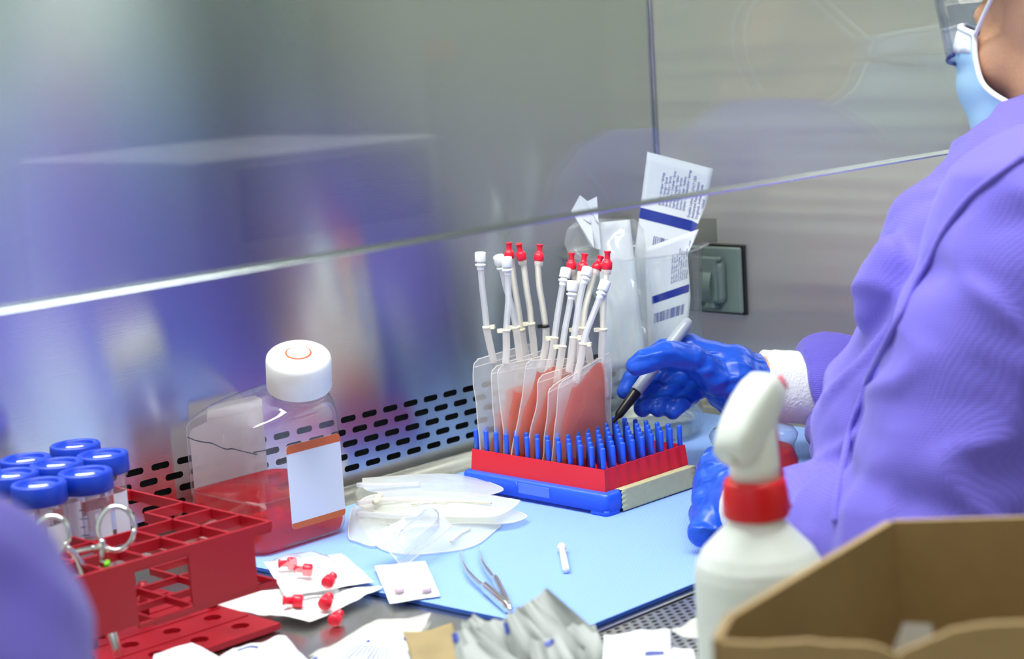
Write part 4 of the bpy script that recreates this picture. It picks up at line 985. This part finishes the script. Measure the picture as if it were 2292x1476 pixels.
def cap_on(q, par):
    mb = MB(); c0 = q(0, -16, 34)
    def fn(u, v):
        a = 2*pi*u; t_ = v*(1.50+.45*max(0, -sin(a))); r = 1+.05*noise.noise(V((cos(a)*3, sin(a)*3, v*4)))+.02*sin(a*24)*v
        return q(88*sin(t_)*cos(a)*r, -18+104*sin(t_)*sin(a)*r, 30+96*cos(t_)*r)
    mb.grid(fn, 64, 20); solid(mb.build('hair_cover', M['cap'], par), 1)
GN = lambda p, n, a=1.0: a*(5*noise.noise(V((p.x*.012, p.y*.012, p.z*.018)))+2.2*noise.noise(V((p.x*.03, p.y*.03, p.z*.045+7)))+2.4*(1-min(1, abs(noise.noise(V((p.x*.014+p.z*.016, p.y*.014, p.z*.006+3))))*5)))
# --- the operator
HC = V((1158, 578, 362))
def operator():
    body = MB(); q = head(body, HC, .97, radians(-13), radians(-14))
    Rsh, Rel, Rwr = V((1290, 560, 220)), h(2000, 890, 1556), h(1700, 858, 1536)
    Lsh, Lel, Lwr = h(2330, 540, 1100), h(2100, 1205, 1075), h(1715, 1150, 1268)
    pel = V((1112, 400, -285))
    body.caps_(V((1140, 580, 205)), V((1118, 585, 75)), 70, 85, 20); body.caps_(V((1118, 585, 75)), V((1112, 425, -75)), 85, 85, 20); body.caps_(V((1112, 425, -75)), pel, 85, 95, 20)
    body.caps_(V((1120, 572, 210)), Lsh, 56, 44); body.caps_(V((1170, 572, 210)), Rsh, 56, 44)
    for a_, b_, c_ in ((Rsh, Rel, Rwr), (Lsh, Lel, Lwr)): body.caps_(a_, b_, 46, 34); body.caps_(b_, c_, 34, 23)
    body.caps_(Rwr, h(1650, 850, 1532), 24, 17)
    body.caps_(Lwr, h(1685, 1140, 1308), 22, 14)
    for e in (-1, 1):
        hip, kn, an = pel+V((e*75, 20, 0)), V((1112+e*110, 820, -310)), V((1112+e*110, 780, -850))
        body.caps_(hip, kn, 80, 58); body.caps_(kn, an, 55, 40); body.caps_(an+V((0, -20, -30)), an+V((0, 120, -45)), 34, 22)
    o = body.remesh(5, 5).build('person', M['skin'])
    tag(o, 'person in purple gown, blue mask and blue gloves at the cabinet, writing with a pen', 'person')
    # gown
    g = MB(); rs = []
    OUT = [  # z, outline px, half width x, half depth y, centre x
        (312, 2292, 268, 62, 58, 1148), (300, 2240, 292, 82, 72, 1146), (285, 2180, 326, 105, 85, 1144), (268, 2120, 378, 126, 95, 1142), (245, 2040, 470, 150, 105, 1138),
        (215, 1985, 590, 166, 112, 1134), (185, 1968, 680, 174, 116, 1130), (160, 1940, 760, 178, 120, 1126), (135, 1900, 850, 180, 124, 1122), (110, 1868, 930, 180, 128, 1118), (80, 1850, 1020, 180, 130, 1114), (50, 1850, 1110, 180, 132, 1112), (28, 1860, 1160, 180, 132, 1112)]
    for z, xp, yp, ax_, by_, cx in OUT: r, cy = fit_ring(z, xp, yp, cx, ax_, by_); rs.append(r)
    last = rs[-1]
    for z, k, sh in ((9, 1.0, -75), (-14, 1.0, -180), (-40, 1.0, -185), (-180, 1.1, -185), (-330, 1.3, -190), (-385, 1.28, -190)):
        c0 = sum(last, V())/len(last); rs.append([V((c0.x+(p.x-c0.x)*k, c0.y+sh+(p.y-c0.y)*k, z)) for p in last])
    rs = rs[::-1]
    g.rings(rs)
    # left upper arm and forearm sleeve
    pl = lambda x, y, d: PD(x, y, d)
    g.ball(pl(2350, 520, 1085), 66, 20)
    g.tube(bez([pl(2350, 520, 1085), pl(2300, 658, 1085), pl(2235, 790, 1085), pl(2165, 920, 1085), pl(2110, 1130, 1085), pl(2100, 1215, 1090)], 4), [66]*5+[63]*5+[60]*6+[56]*5, 28)
    g.ball(pl(2100, 1215, 1075), 54, 18)
    g.tube(bez([pl(2100, 1205, 1070), pl(1980, 1205, 1100), pl(1870, 1178, 1148), pl(1785, 1160, 1206)], 4), [54]*4+[46]*4+[37]*5, 24)
    # fold bulging in front of the armhole
    g.tube(bez([pl(2040, 560, 1150), pl(1990, 630, 1160), pl(1966, 690, 1165), pl(1970, 750, 1170)], 4), [18, 19, 21, 22, 23, 23, 22, 20, 18, 16, 14, 12, 10], 14)
    # right sleeve, wide and drooping at the cuff
    def ell(c, rx, rz): return [c+V((0, 0, 1))*rz*sin(k*2*pi/28)+V((CF.x, CF.y, 0))*rx*cos(k*2*pi/28)-V((CR.x, CR.y, 0))*6*sin(k*2*pi/28) for k in range(28)]
    cs = [(pl(2150, 600, 1530), 70, 75), (pl(2050, 830, 1550), 64, 66), (pl(1960, 870, 1552), 54, 50), (pl(1905, 874, 1550), 48, 49), (pl(1860, 880, 1546), 44, 49), (pl(1828, 888, 1544), 42, 49), (pl(1808, 892, 1542), 40, 46)]
    g.rings([ell(*c) for c in cs]); g.caps_(V((1160, 575, 210)), Rsh, 72, 64, 20); g.caps_(V((1116, 560, 60)), V((1112, 412, -80)), 106, 112, 20); g.tube(bez([Rsh, Rsh*.6+cs[0][0]*.4, cs[0][0]], 4), 66, 22)
    for e in (-1, 1):
        hip, kn, an = pel+V((e*75, 20, 0)), V((1112+e*110, 820, -310)), V((1112+e*110, 780, -850))
        g.caps_(hip, kn, 96, 72, 18); g.caps_(kn, an+V((0, 0, 40)), 70, 58, 18)
    # hanging hem of that sleeve
    g.tube(bez([pl(1860, 945, 1535), pl(1882, 1020, 1440), pl(1890, 1080, 1360), pl(1905, 1125, 1300)], 4), [21]*5+[18]*4+[13]*4, 16)
    g.tube(bez([pl(1815, 815, 1546), pl(1848, 785, 1546), pl(1890, 812, 1548), pl(1915, 850, 1552)], 3), [20, 17, 14, 12, 12, 14, 18, 20, 22, 22], 14)
    gm = g.remesh(4.0, 7, lambda p, n: GN(p, n, 1.35))
    go = gm.build('gown', M['gown'], o)
    # raised seam that runs from the neck down beside the arm
    bv = BVHTree.FromPolygons([p for p in gm.v], gm.f)
    def onto(x, y, lift=.0):
        hit = bv.ray_cast(EYE, ray(x, y).normalized()); return hit[0]+hit[1]*.8 if hit[0] else None
    seam = [onto(x, y) for x, y in ((2290, 352), (2230, 395), (2170, 445), (2120, 510), (2085, 575), (2045, 645), (2010, 720), (1975, 790), (1945, 850), (1922, 915), (1900, 985), (1886, 1050), (1876, 1110), (1872, 1170))]
    seam = [p for p in seam if p]
    if len(seam) > 3: MB().tube(bez(seam, 6), 2.2, 8).build('seam_welt', M['gown'], go)
    # cuffs
    cu = MB(); cu.tube(bez([pl(1840, 872, 1545), pl(1780, 867, 1542), pl(1735, 863, 1540), pl(1703, 860, 1538)], 5), [31]*4+[30.5]*4+[30]*4+[29]*4, 28)
    cu.build('cuff', M['cuff'], o)
    cu = MB(); cu.tube(bez([pl(1800, 1160, 1200), pl(1750, 1150, 1236), pl(1715, 1142, 1262), pl(1692, 1135, 1280)], 5), [29]*5+[27.5]*11, 24); cu.build('cuff', M['cuff'], o)
    mask_on(q, o); eyewear_on(q, o); cap_on(q, o)
    gr = hand_mesh(JR, PR, WR, 1.4, 1, 1.9); gl = gr.build('glove', M['glove'], o)
    MB().tube([h(1690, 862, 1534)+(V((0, 0, 1))*cos(k*2*pi/24)*26.6+V((CF.x, CF.y, 0))*sin(k*2*pi/24)*26.6) for k in range(25)], 1.2, 8).build('glove_rim', M['glove'], gl)
    # left hand round the flask
    JL = [
     [(h(1680, 1110, 1311), 15), (h(1640, 1060, 1346), 11), (h(1640, 1020, 1386), 9.5), (h(1655, 990, 1412), 8.5)],
     [(h(1630, 1090, 1316), 13), (h(1596, 1040, 1348), 10.5), (h(1600, 1026, 1386), 9.5), (h(1628, 1020, 1416), 8.5)],
     [(h(1625, 1120, 1311), 13), (h(1585, 1075, 1338), 10.5), (h(1588, 1050, 1378), 9.5), (h(1620, 1045, 1412), 8.5)],
     [(h(1625, 1150, 1306), 13), (h(1580, 1120, 1326), 10.5), (h(1578, 1085, 1361), 9.5), (h(1610, 1075, 1396), 8.2)],
     [(h(1630, 1180, 1298), 12), (h(1576, 1170, 1310), 10), (h(1566, 1150, 1336), 8.5), (h(1590, 1130, 1371), 7.5)]]
    PL = [((h(1635, 1090, 1314), 14), (h(1690, 1130, 1286), 22)), ((h(1628, 1130, 1308), 16), (h(1690, 1140, 1281), 24)), ((h(1630, 1170, 1300), 15), (h(1690, 1150, 1276), 22)), ((h(1600, 1170, 1300), 14), (h(1572, 1192, 1294), 11))]
    WL = [(h(1680, 1140, 1284), 24), (h(1715, 1150, 1266), 27), (h(1735, 1155, 1254), 29)]
    hand_mesh(JL, PL, WL, 1.6, 5, 1.0).build('glove', M['glove'], o)
operator()
# stool under the operator
t = root('lab_stool', (1112, 340, -920), 'round lab stool under the seated person in purple, hidden by the gown', 'stool')
MB().lathe([(170, -435), (190, -425), (190, -410), (175, -402)], (1112, 340, 0), n=40).build('seat', M['black'], t)
MB().lathe([(30, -900), (30, -425)], (1112, 340, 0), n=20).build('post', M['steel'], t)
MB().lathe([(230, -920), (225, -905), (40, -885)], (1112, 340, 0), n=40).build('base', M['steel'], t)
# --- the helper whose sleeve crosses the lower left corner
def helper():
    body = MB(); q = head(body, (-150, 470, 395), 1.0, radians(-20), radians(-12))
    sh, el, wr = V((-20, 470, 285)), PD(-235, 1492, 600), PD(60, 1830, 700)
    body.caps_((-140, 430, 235), (-150, 400, -60), 100, 110, 18); body.caps_((-150, 400, -60), (-150, 390, -300), 110, 130, 18)
    body.caps_((-100, 450, 230), sh, 65, 55); body.caps_(sh, el, 52, 38); body.caps_(el, wr, 38, 24)
    lsh, lel, lwr = V((-300, 470, 225)), V((-330, 600, 20)), V((-220, 740, 30)); body.caps_((-190, 440, 230), lsh, 65, 52); body.caps_(lsh, lel, 50, 38); body.caps_(lel, lwr, 38, 24)
    for e in (-1, 1):
        hip, kn, an = V((-150+e*80, 400, -310)), V((-150+e*100, 820, -320)), V((-150+e*100, 780, -850))
        body.caps_(hip, kn, 82, 58); body.caps_(kn, an, 55, 40); body.caps_(an+V((0, -20, -30)), an+V((0, 120, -45)), 38, 30)
    o = body.remesh(6, 5).build('person', M['skin']); tag(o, 'person at the left edge, only a blurred purple gown sleeve showing', 'person')
    g = MB(); n = 40
    rs = [[V((cx+a*cos(k*2*pi/n), cy+b*sin(k*2*pi/n), z)) for k in range(n)] for z, cx, cy, a, b in ((-390, -150, 380, 220, 190), (-200, -150, 390, 190, 160), (0, -150, 410, 185, 150), (150, -150, 430, 185, 140), (240, -150, 440, 165, 110), (290, -150, 448, 90, 75), (310, -150, 452, 66, 62))]
    g.rings(rs); g.caps_(sh, el, 74, 65, 22); g.tube([el, el*.5+wr*.5, el*.12+wr*.88], [62, 52, 40], 22)
    g.caps_(lsh, lel, 72, 64, 20)
    for e in (-1, 1):
        hip, kn, an = V((-150+e*80, 400, -310)), V((-150+e*100, 820, -320)), V((-150+e*100, 780, -850))
        g.caps_(hip, kn, 98, 72, 18); g.caps_(kn, an+V((0, 0, 40)), 70, 58, 18)
    g.tube([lel, (-250, 700, 26)], [64, 40], 20)
    g.remesh(5, 7, lambda p, n: GN(p, n, 1.3)).build('gown', M['gown'], o)
    for w_, d in ((wr, V((.80, .55, -.1))), (lwr, V((.5, .85, 0)))):
        d = d.normalized(); s_ = V((d.y, -d.x, 0)).normalized(); J = []
        for k, (off, ln) in enumerate(((-24, 62), (-8, 72), (8, 68), (22, 54))): b0 = w_+d*78+s_*off; J.append([(b0, 10.5), (b0+d*ln*.5+V((0, 0, 2)), 9), (b0+d*ln-V((0, 0, 6)), 7.5)])
        J.append([(w_+d*30-s_*26, 13), (w_+d*58-s_*48, 10.5), (w_+d*84-s_*54, 8.5)])
        hand_mesh(J, [((w_+d*10, 24), (w_+d*70-s_*14, 15)), ((w_+d*10, 24), (w_+d*70+s_*14, 15))], [(w_, 25), (w_-d*30, 29)], 2, 3, .8).build('glove', M['glove'], o)
    mask_on(q, o); cap_on(q, o)
helper()
t = root('lab_stool', (-150, 370, -920), 'round lab stool under the person at the left, out of the picture', 'stool')
MB().lathe([(170, -445), (190, -435), (190, -425), (175, -418)], (-150, 370, 0), n=40).build('seat', M['black'], t)
MB().lathe([(30, -900), (30, -425)], (-150, 370, 0), n=20).build('post', M['steel'], t)
MB().lathe([(230, -920), (225, -905), (40, -885)], (-150, 370, 0), n=40).build('base', M['steel'], t)
# ---------------------------------------------------------------- in front of the cabinet: cart, spray bottle, box, wrappers
t = root('steel_cart', (640, 360, -920), 'low stainless steel cart in front of the cabinet carrying the cardboard box', 'cart')
MB().box((400, 205, -16), (850, 517, -.4)).build('cart_top', M['steel_top'], t, bevel=2)
for x in (420, 830):
    for y in (225, 497): MB().tube([(x, y, -920), (x, y, -16)], 12, 14).build('leg', M['steel'], t)
def spray():
    D = 926; k = D/FPX; c = PD(1690, 1090, D); cx, cy = c.x, c.y
    zz = lambda y: PD(1690, y, D).z
    t = root('spray_bottle', (cx, cy, -.4), 'white trigger spray bottle with red collar in front of the left glove', 'spray bottle')
    prof = [(29, -.3), (31.5, 2), (32, 8), (32.3, zz(1420)), (32.6, zz(1345)), (32.6, zz(1290)), (31.4, zz(1262)), (28, zz(1235)), (20, zz(1197)), (14, zz(1168)), (12.2, zz(1150)), (12, zz(1120))]
    prof2 = []
    for i in range(len(prof)-1):
        for q in range(6): u = q/6; prof2.append((prof[i][0]*(1-u)+prof[i+1][0]*u, prof[i][1]*(1-u)+prof[i+1][1]*u))
    prof2.append(prof[-1])
    b = MB().lathe(prof2, (cx, cy, 0), n=56).build('bottle', M['hdpe'], t)
    mb = MB()
    for i, (x, y0, y1) in enumerate(((1583, 1450, 1476), (1592, 1441, 1462), (1600, 1440, 1458), (1596, 1466, 1490), (1588, 1486, 1520))):
        dx = (x-1690)*k; e = V((CR.x, CR.y, 0)).normalized(); fw = -V((CF.x, CF.y, 0)).normalized(); p = V((cx, cy, 0))+e*dx+fw*sqrt(max(0, 32.7**2-dx*dx))
        mb.grid(lambda u, v: p+e*(u-.5)*1.3+V((0, 0, zz(y0)*(1-v)+zz(y1)*v)), 1, 2)
    mb.build('printed_marks', M['black'], b)
    MB().lathe([(16.2, zz(1157)), (16.9, zz(1150)), (16.8, zz(1110)), (15.9, zz(1082)), (15.2, zz(1072)), (12.5, zz(1070))], (cx, cy, 0), n=64, fl=-.012).build('collar', M['sprayred'], t)
    MB().lathe([(12.6, zz(1074)), (12.6, zz(1035)), (12.2, zz(1000)), (11.6, zz(960)), (10.5, zz(930))], (cx, cy, 0), n=40).build('neck', M['hdpe'], t)
    e = V((CR.x, CR.y, 0)).normalized(); fw = -V((CF.x, CF.y, 0)).normalized(); Z = V((0, 0, 1))
    P_ = lambda x, y, f: V((cx, cy, 0))+e*((x-1690)*k)+fw*f+Z*PD(1690, y, D).z
    hd = MB(); secs = []
    for (x, y, f, w, hgt) in ((1744, 862, -10, 9, 9), (1734, 860, -8, 14, 14), (1716, 880, -4, 16, 17), (1694, 908, 2, 17, 18.5), (1672, 942, 6, 17, 18.5), (1656, 968, 10, 16.5, 17.5), (1646, 982, 12, 15.5, 16), (1637, 995, 13.5, 14.5, 14), (1630, 1005, 14.5, 13.5, 11)):
        c0 = P_(x, y, f); ax = (P_(1640, 990, 18)-P_(1728, 860, -6)).normalized(); sd = ax.cross(Z).normalized(); up = sd.cross(ax).normalized()
        ring = []
        for q in range(24):
            a = 2*pi*q/24; cc, s2 = cos(a), sin(a); sg = lambda v: (abs(v)**.55)*(1 if v > 0 else -1); ring.append(c0+sd*sg(cc)*w*.62+up*sg(s2)*hgt*.66)
        secs.append(ring)
    hd.rings(secs); hb_ = hd.build('trigger_head', M['hdpe'], t)
    MB().tube([P_(1634, 1000, 14), P_(1624, 1012, 15.5)], [4.2, 3.8], 24).build('nozzle', M['hdpe'], hb_)
    mb = MB(); mb.rings([[P_(x, y, f) for x, y, f in q] for q in (((1700, 905, 8), (1752, 880, -6), (1752, 990, -8), (1738, 1010, -4), (1706, 990, 9)), ((1700, 905, -9), (1750, 880, -14), (1750, 990, -14), (1736, 1010, -12), (1706, 990, -9)))], smooth=False)
    mb.build('pump_housing', M['hdpe'], hb_, bevel=2.5, seg=3)
    MB().tube([P_(1752, 850, -9), P_(1759, 872, -9), P_(1756, 900, -9)], [3.4, 4.4, 2.6], 14).build('rear_plug', M['trigger'], hb_)
    MB().tube(bez([P_(1738, 968, -6), P_(1743, 1020, -6), P_(1746, 1070, -4), P_(1752, 1115, -3), P_(1760, 1150, -3)], 5), [2.6]*6+[3.0]*15, 14).build('trigger', M['trigger'], t)
spray()
# cardboard box with a torn front
def box():
    A = PZ(2000, 1168, 153); L = PZ(1640, 1382, 153); FL = PZ(1614, 1432, 150); R0 = PZ(2292, 1160, 153); dr = (R0-A).normalized(); R_ = A+dr*250
    FR = FL+dr*235
    c = (A+FL+R_+FR)/4
    t = root('cardboard_box', (c.x, c.y, -.4), 'open brown cardboard box with ragged torn front edge at the lower right', 'box')
    def wall(name, a, b, za, zb, th=3.4, top=None, out=1, n=30):
        d = (b-a); d.z = 0; nrm = V((d.y, -d.x, 0)).normalized()*out*th
        mb = MB(); rs = []
        for i in range(n+1):
            u = i/n; p = a+(b-a)*u; z1 = top(u) if top else p.z
            rs.append([V((p.x, p.y, -.3)), V((p.x, p.y, z1)), V((p.x+nrm.x, p.y+nrm.y, z1)), V((p.x+nrm.x, p.y+nrm.y, -.3))])
        mb.rings(rs, smooth=False)
        o = mb.build(name, [M['card'], M['cardedge']], t)
        for f in o.data.polygons:
            if f.normal.z > .6: f.material_index = 1
        return o
    wall('back_panel', A, R_, 0, 0, out=-1); wall('left_panel', L, A, 0, 0, out=-1); wall('corner_panel', FL, L, 0, 0, out=-1, n=6)
    rim = ((1614, 1432), (1700, 1436), (1800, 1431), (1900, 1438), (1965, 1440), (1985, 1452), (2002, 1464), (2018, 1454), (2070, 1432), (2130, 1405), (2200, 1394), (2292, 1388), (2600, 1380))
    def zf(u):                                       # ragged torn height along the front panel
        p = FL+(FR-FL)*u-EYE; dd = p.dot(CF); x = W/2+FPX*p.dot(CR)/dd; v = ray(x, interp(rim, x))
        return EYE.z+v.z*(p.dot(V((CF.x, CF.y, 0)))/v.dot(V((CF.x, CF.y, 0))))+.8*noise.noise(V((u*40, 0, 1)))
    wall('front_panel', FL, FR, 0, 0, top=zf, out=1, n=60)
    wall('right_panel', R_, FR, 0, 0, out=-1)
    mb = MB(); mb.add([FL, L, A, R_, FR], [(0, 1, 2, 3, 4)], 0, False)
    for v in mb.v: v.z = 2
    mb.build('bottom_panel', M['card'], t)
    # torn flap curling over the front edge
    def fl(u, v):
        p = FL+dr*(112+110*u); b = V((-dr.y, dr.x, 0))*-1
        z = zf((112+110*u)/235)+3+6*noise.noise(V((u*6, v*2, 3)))
        return p+V((0, 0, z-p.z))+b*(-14*sin(v*2.6)-3*noise.noise(V((u*7, v*3, 8))))+V((0, 0, 8*sin(v*pi)-6*v))
    mb = MB(); mb.grid(fl, 40, 12); solid(mb.build('torn_flap', M['cardedge'], t), 1.6)
    s0 = [PZ(2001, 1446, 128), PZ(2022, 1394, 136), PZ(2086, 1398, 134), PZ(2080, 1420, 128), PZ(2040, 1432, 122), PZ(2016, 1462, 118)]
    off = V((-dr.y, dr.x, 0))*6
    lo = [V((p.x, p.y, 60)) for p in s0]
    u = root('white_scrap', s0[0]-V((0, 0, 60)), 'scrap of white packaging poking up inside the cardboard box', 'packaging')
    mb = MB(); mb.rings([[V((p.x, p.y, 2.3)) for p in s0], lo, s0], smooth=False); mb.build('paper', M['paper'], u)
box()
# grey pouches fanned in a heap on the grille
PB = ['tallest grey pouch of the fanned heap, its end pointing up at the tweezers', 'grey pouch just left of the tallest one in the heap', 'grey pouch with a blue mark at its tip beside the tweezer end', 'grey pouch in the middle of the heap with crumpled top',
      'leftmost grey pouch with a dark blue corner, next to the tan paper', 'lowest grey pouch of the heap at the bottom edge', 'rightmost grey pouch of the heap, by the perforated grille', 'grey pouch with blue marks in the lower middle of the heap', 'short grey pouch end behind the leftmost pouch']
PQD = [([(1186, 1348), (1224, 1316), (1345, 1420), (1300, 1640)], 1012, None), ([(1152, 1368), (1196, 1340), (1310, 1450), (1262, 1640)], 1006, None), ([(1124, 1388), (1162, 1360), (1275, 1490), (1190, 1640)], 1000, (0, .02, .22, .12)),
       ([(1064, 1402), (1128, 1384), (1215, 1470), (1160, 1640)], 1004, None), ([(1010, 1420), (1060, 1404), (1190, 1500), (1050, 1640)], 990, (.0, .0, .25, .1)), ([(1020, 1450), (1075, 1432), (1180, 1520), (1040, 1660)], 980, None),
       ([(1258, 1402), (1330, 1398), (1352, 1450), (1310, 1640)], 1000, None), ([(1180, 1440), (1250, 1420), (1300, 1500), (1230, 1640)], 984, (.5, .05, .78, .13)), ([(1032, 1398), (1062, 1378), (1160, 1440), (1090, 1600)], 1020, None)]
for k, (px, D, mark) in enumerate(PQD):
    b = PD(px[3][0], px[3][1], D)
    t = root('foil_pouch', b, PB[k], 'pouch', 'grey pouches heaped at the front')
    mb = MB(); P4 = [PD(x, y, D+e) for (x, y), e in zip(px, (14, 14, -4, -4))]
    dn = min(p.z for p in P4)
    def fn(u, v, s_=0):
        p = (P4[0]*(1-u)+P4[1]*u)*(1-v)+(P4[3]*(1-u)+P4[2]*u)*v
        cr = noise.noise(V((u*2.0+k, v*1.0, k*3.1)))*5+noise.noise(V((u*5+k, v*2.0, k)))*2
        p = p-CF*(cr+s_*3.2*sin(pi*u)*sin(pi*min(1, v+.06)))
        p = p+CU*3*noise.noise(V((u*4, k*2.0, 1)))*(1-v)
        return V((p.x, p.y, max(p.z, .2)))
    for s_ in (-1, 1): mb.grid(lambda u, v: fn(u, v, s_), 16, 20)
    o = mb.build('pouch', M['foil'], t)
    if mark:
        mm = MB(); mm.grid(lambda u, v: fn(mark[0]+(mark[2]-mark[0])*u, mark[1]+(mark[3]-mark[1])*v, 1)-CF*.6, 4, 4); mm.build('blue_mark', M['bluedot'], o)
# papers and wrappers along the bottom edge
t = root('kraft_paper', PZ(960, 1440, 0), 'piece of tan kraft paper left of the grey pouches', 'paper')
sheet('paper', [(903, 1424), (1012, 1398), (1050, 1490), (930, 1500)], [16, 20, 6, 4], M['tan'], t, warp=4, seed=3)
def wrap_(label, px, zs, mt, seed, prints=(), warp=3):
    t = root('paper_wrapper', PZ(*[sum(k)/4 for k in zip(*px)], 0), label, 'wrapper', 'opened wrappers along the front')
    o, fn = sheet('paper', px, zs, M[mt], t, warp=warp, seed=seed, nu=20, nv=14, th=.4)
    if prints: 
        mb = MB()
        for (u0, v0, u1, v1) in prints: mb.grid(lambda a, b: fn(u0+(u1-u0)*a, v0+(v1-v0)*b)+V((0, 0, .6)), 6, 6)
        mb.build('blue_print', M['print'], o)
rnd = random.Random(6)
fine = [(.30+.045*k, .25+.0*k, .318+.045*k, .25+rnd.uniform(.2, .5)) for k in range(10)]
wrap_('white wrapper with faint blue printing at the bottom centre', [(800, 1418), (912, 1430), (930, 1520), (640, 1510)], [10, 8, 3, 4], 'packpaper', 11, [(.30, .10, .36, .16), (.92, .02, 1.0, .10), (.02, .62, .06, .72)]+[(u, v, u+.012, w) for u, v, a, w in fine])
wrap_('pale grey translucent wrapper on the steel behind the printed one', [(842, 1388), (965, 1372), (925, 1450), (690, 1472)], [5, 3, 2, 2], 'film_thick', 12)
wrap_('crumpled white wrapper under the front edge of the red rack', [(520, 1448), (640, 1428), (705, 1500), (430, 1510)], [12, 8, 2, 10], 'packpaper', 13, [(.2, .15, .5, .3)], warp=4)
wrap_('white wrapper at the bottom edge below the red base plate', [(345, 1468), (430, 1440), (560, 1520), (330, 1530)], [20, 22, 6, 8], 'packpaper', 14, warp=4)
wrap_('small white packet on the grille right of the pouches', [(1352, 1420), (1500, 1412), (1505, 1520), (1345, 1530)], [20, 24, 8, 6], 'packpaper', 15, [(.1, .5, .2, .62), (.62, .45, .9, .52)], warp=4)
wrap_('thin grey film scrap lying on the grille beside the spray bottle', [(1500, 1408), (1560, 1388), (1575, 1432), (1530, 1424)], [8, 6, 4, 5], 'film_thick', 16)
wrap_('tiny white scrap at the foot of the spray bottle', [(1505, 1448), (1550, 1452), (1560, 1500), (1500, 1500)], [10, 9, 4, 4], 'packpaper', 17)
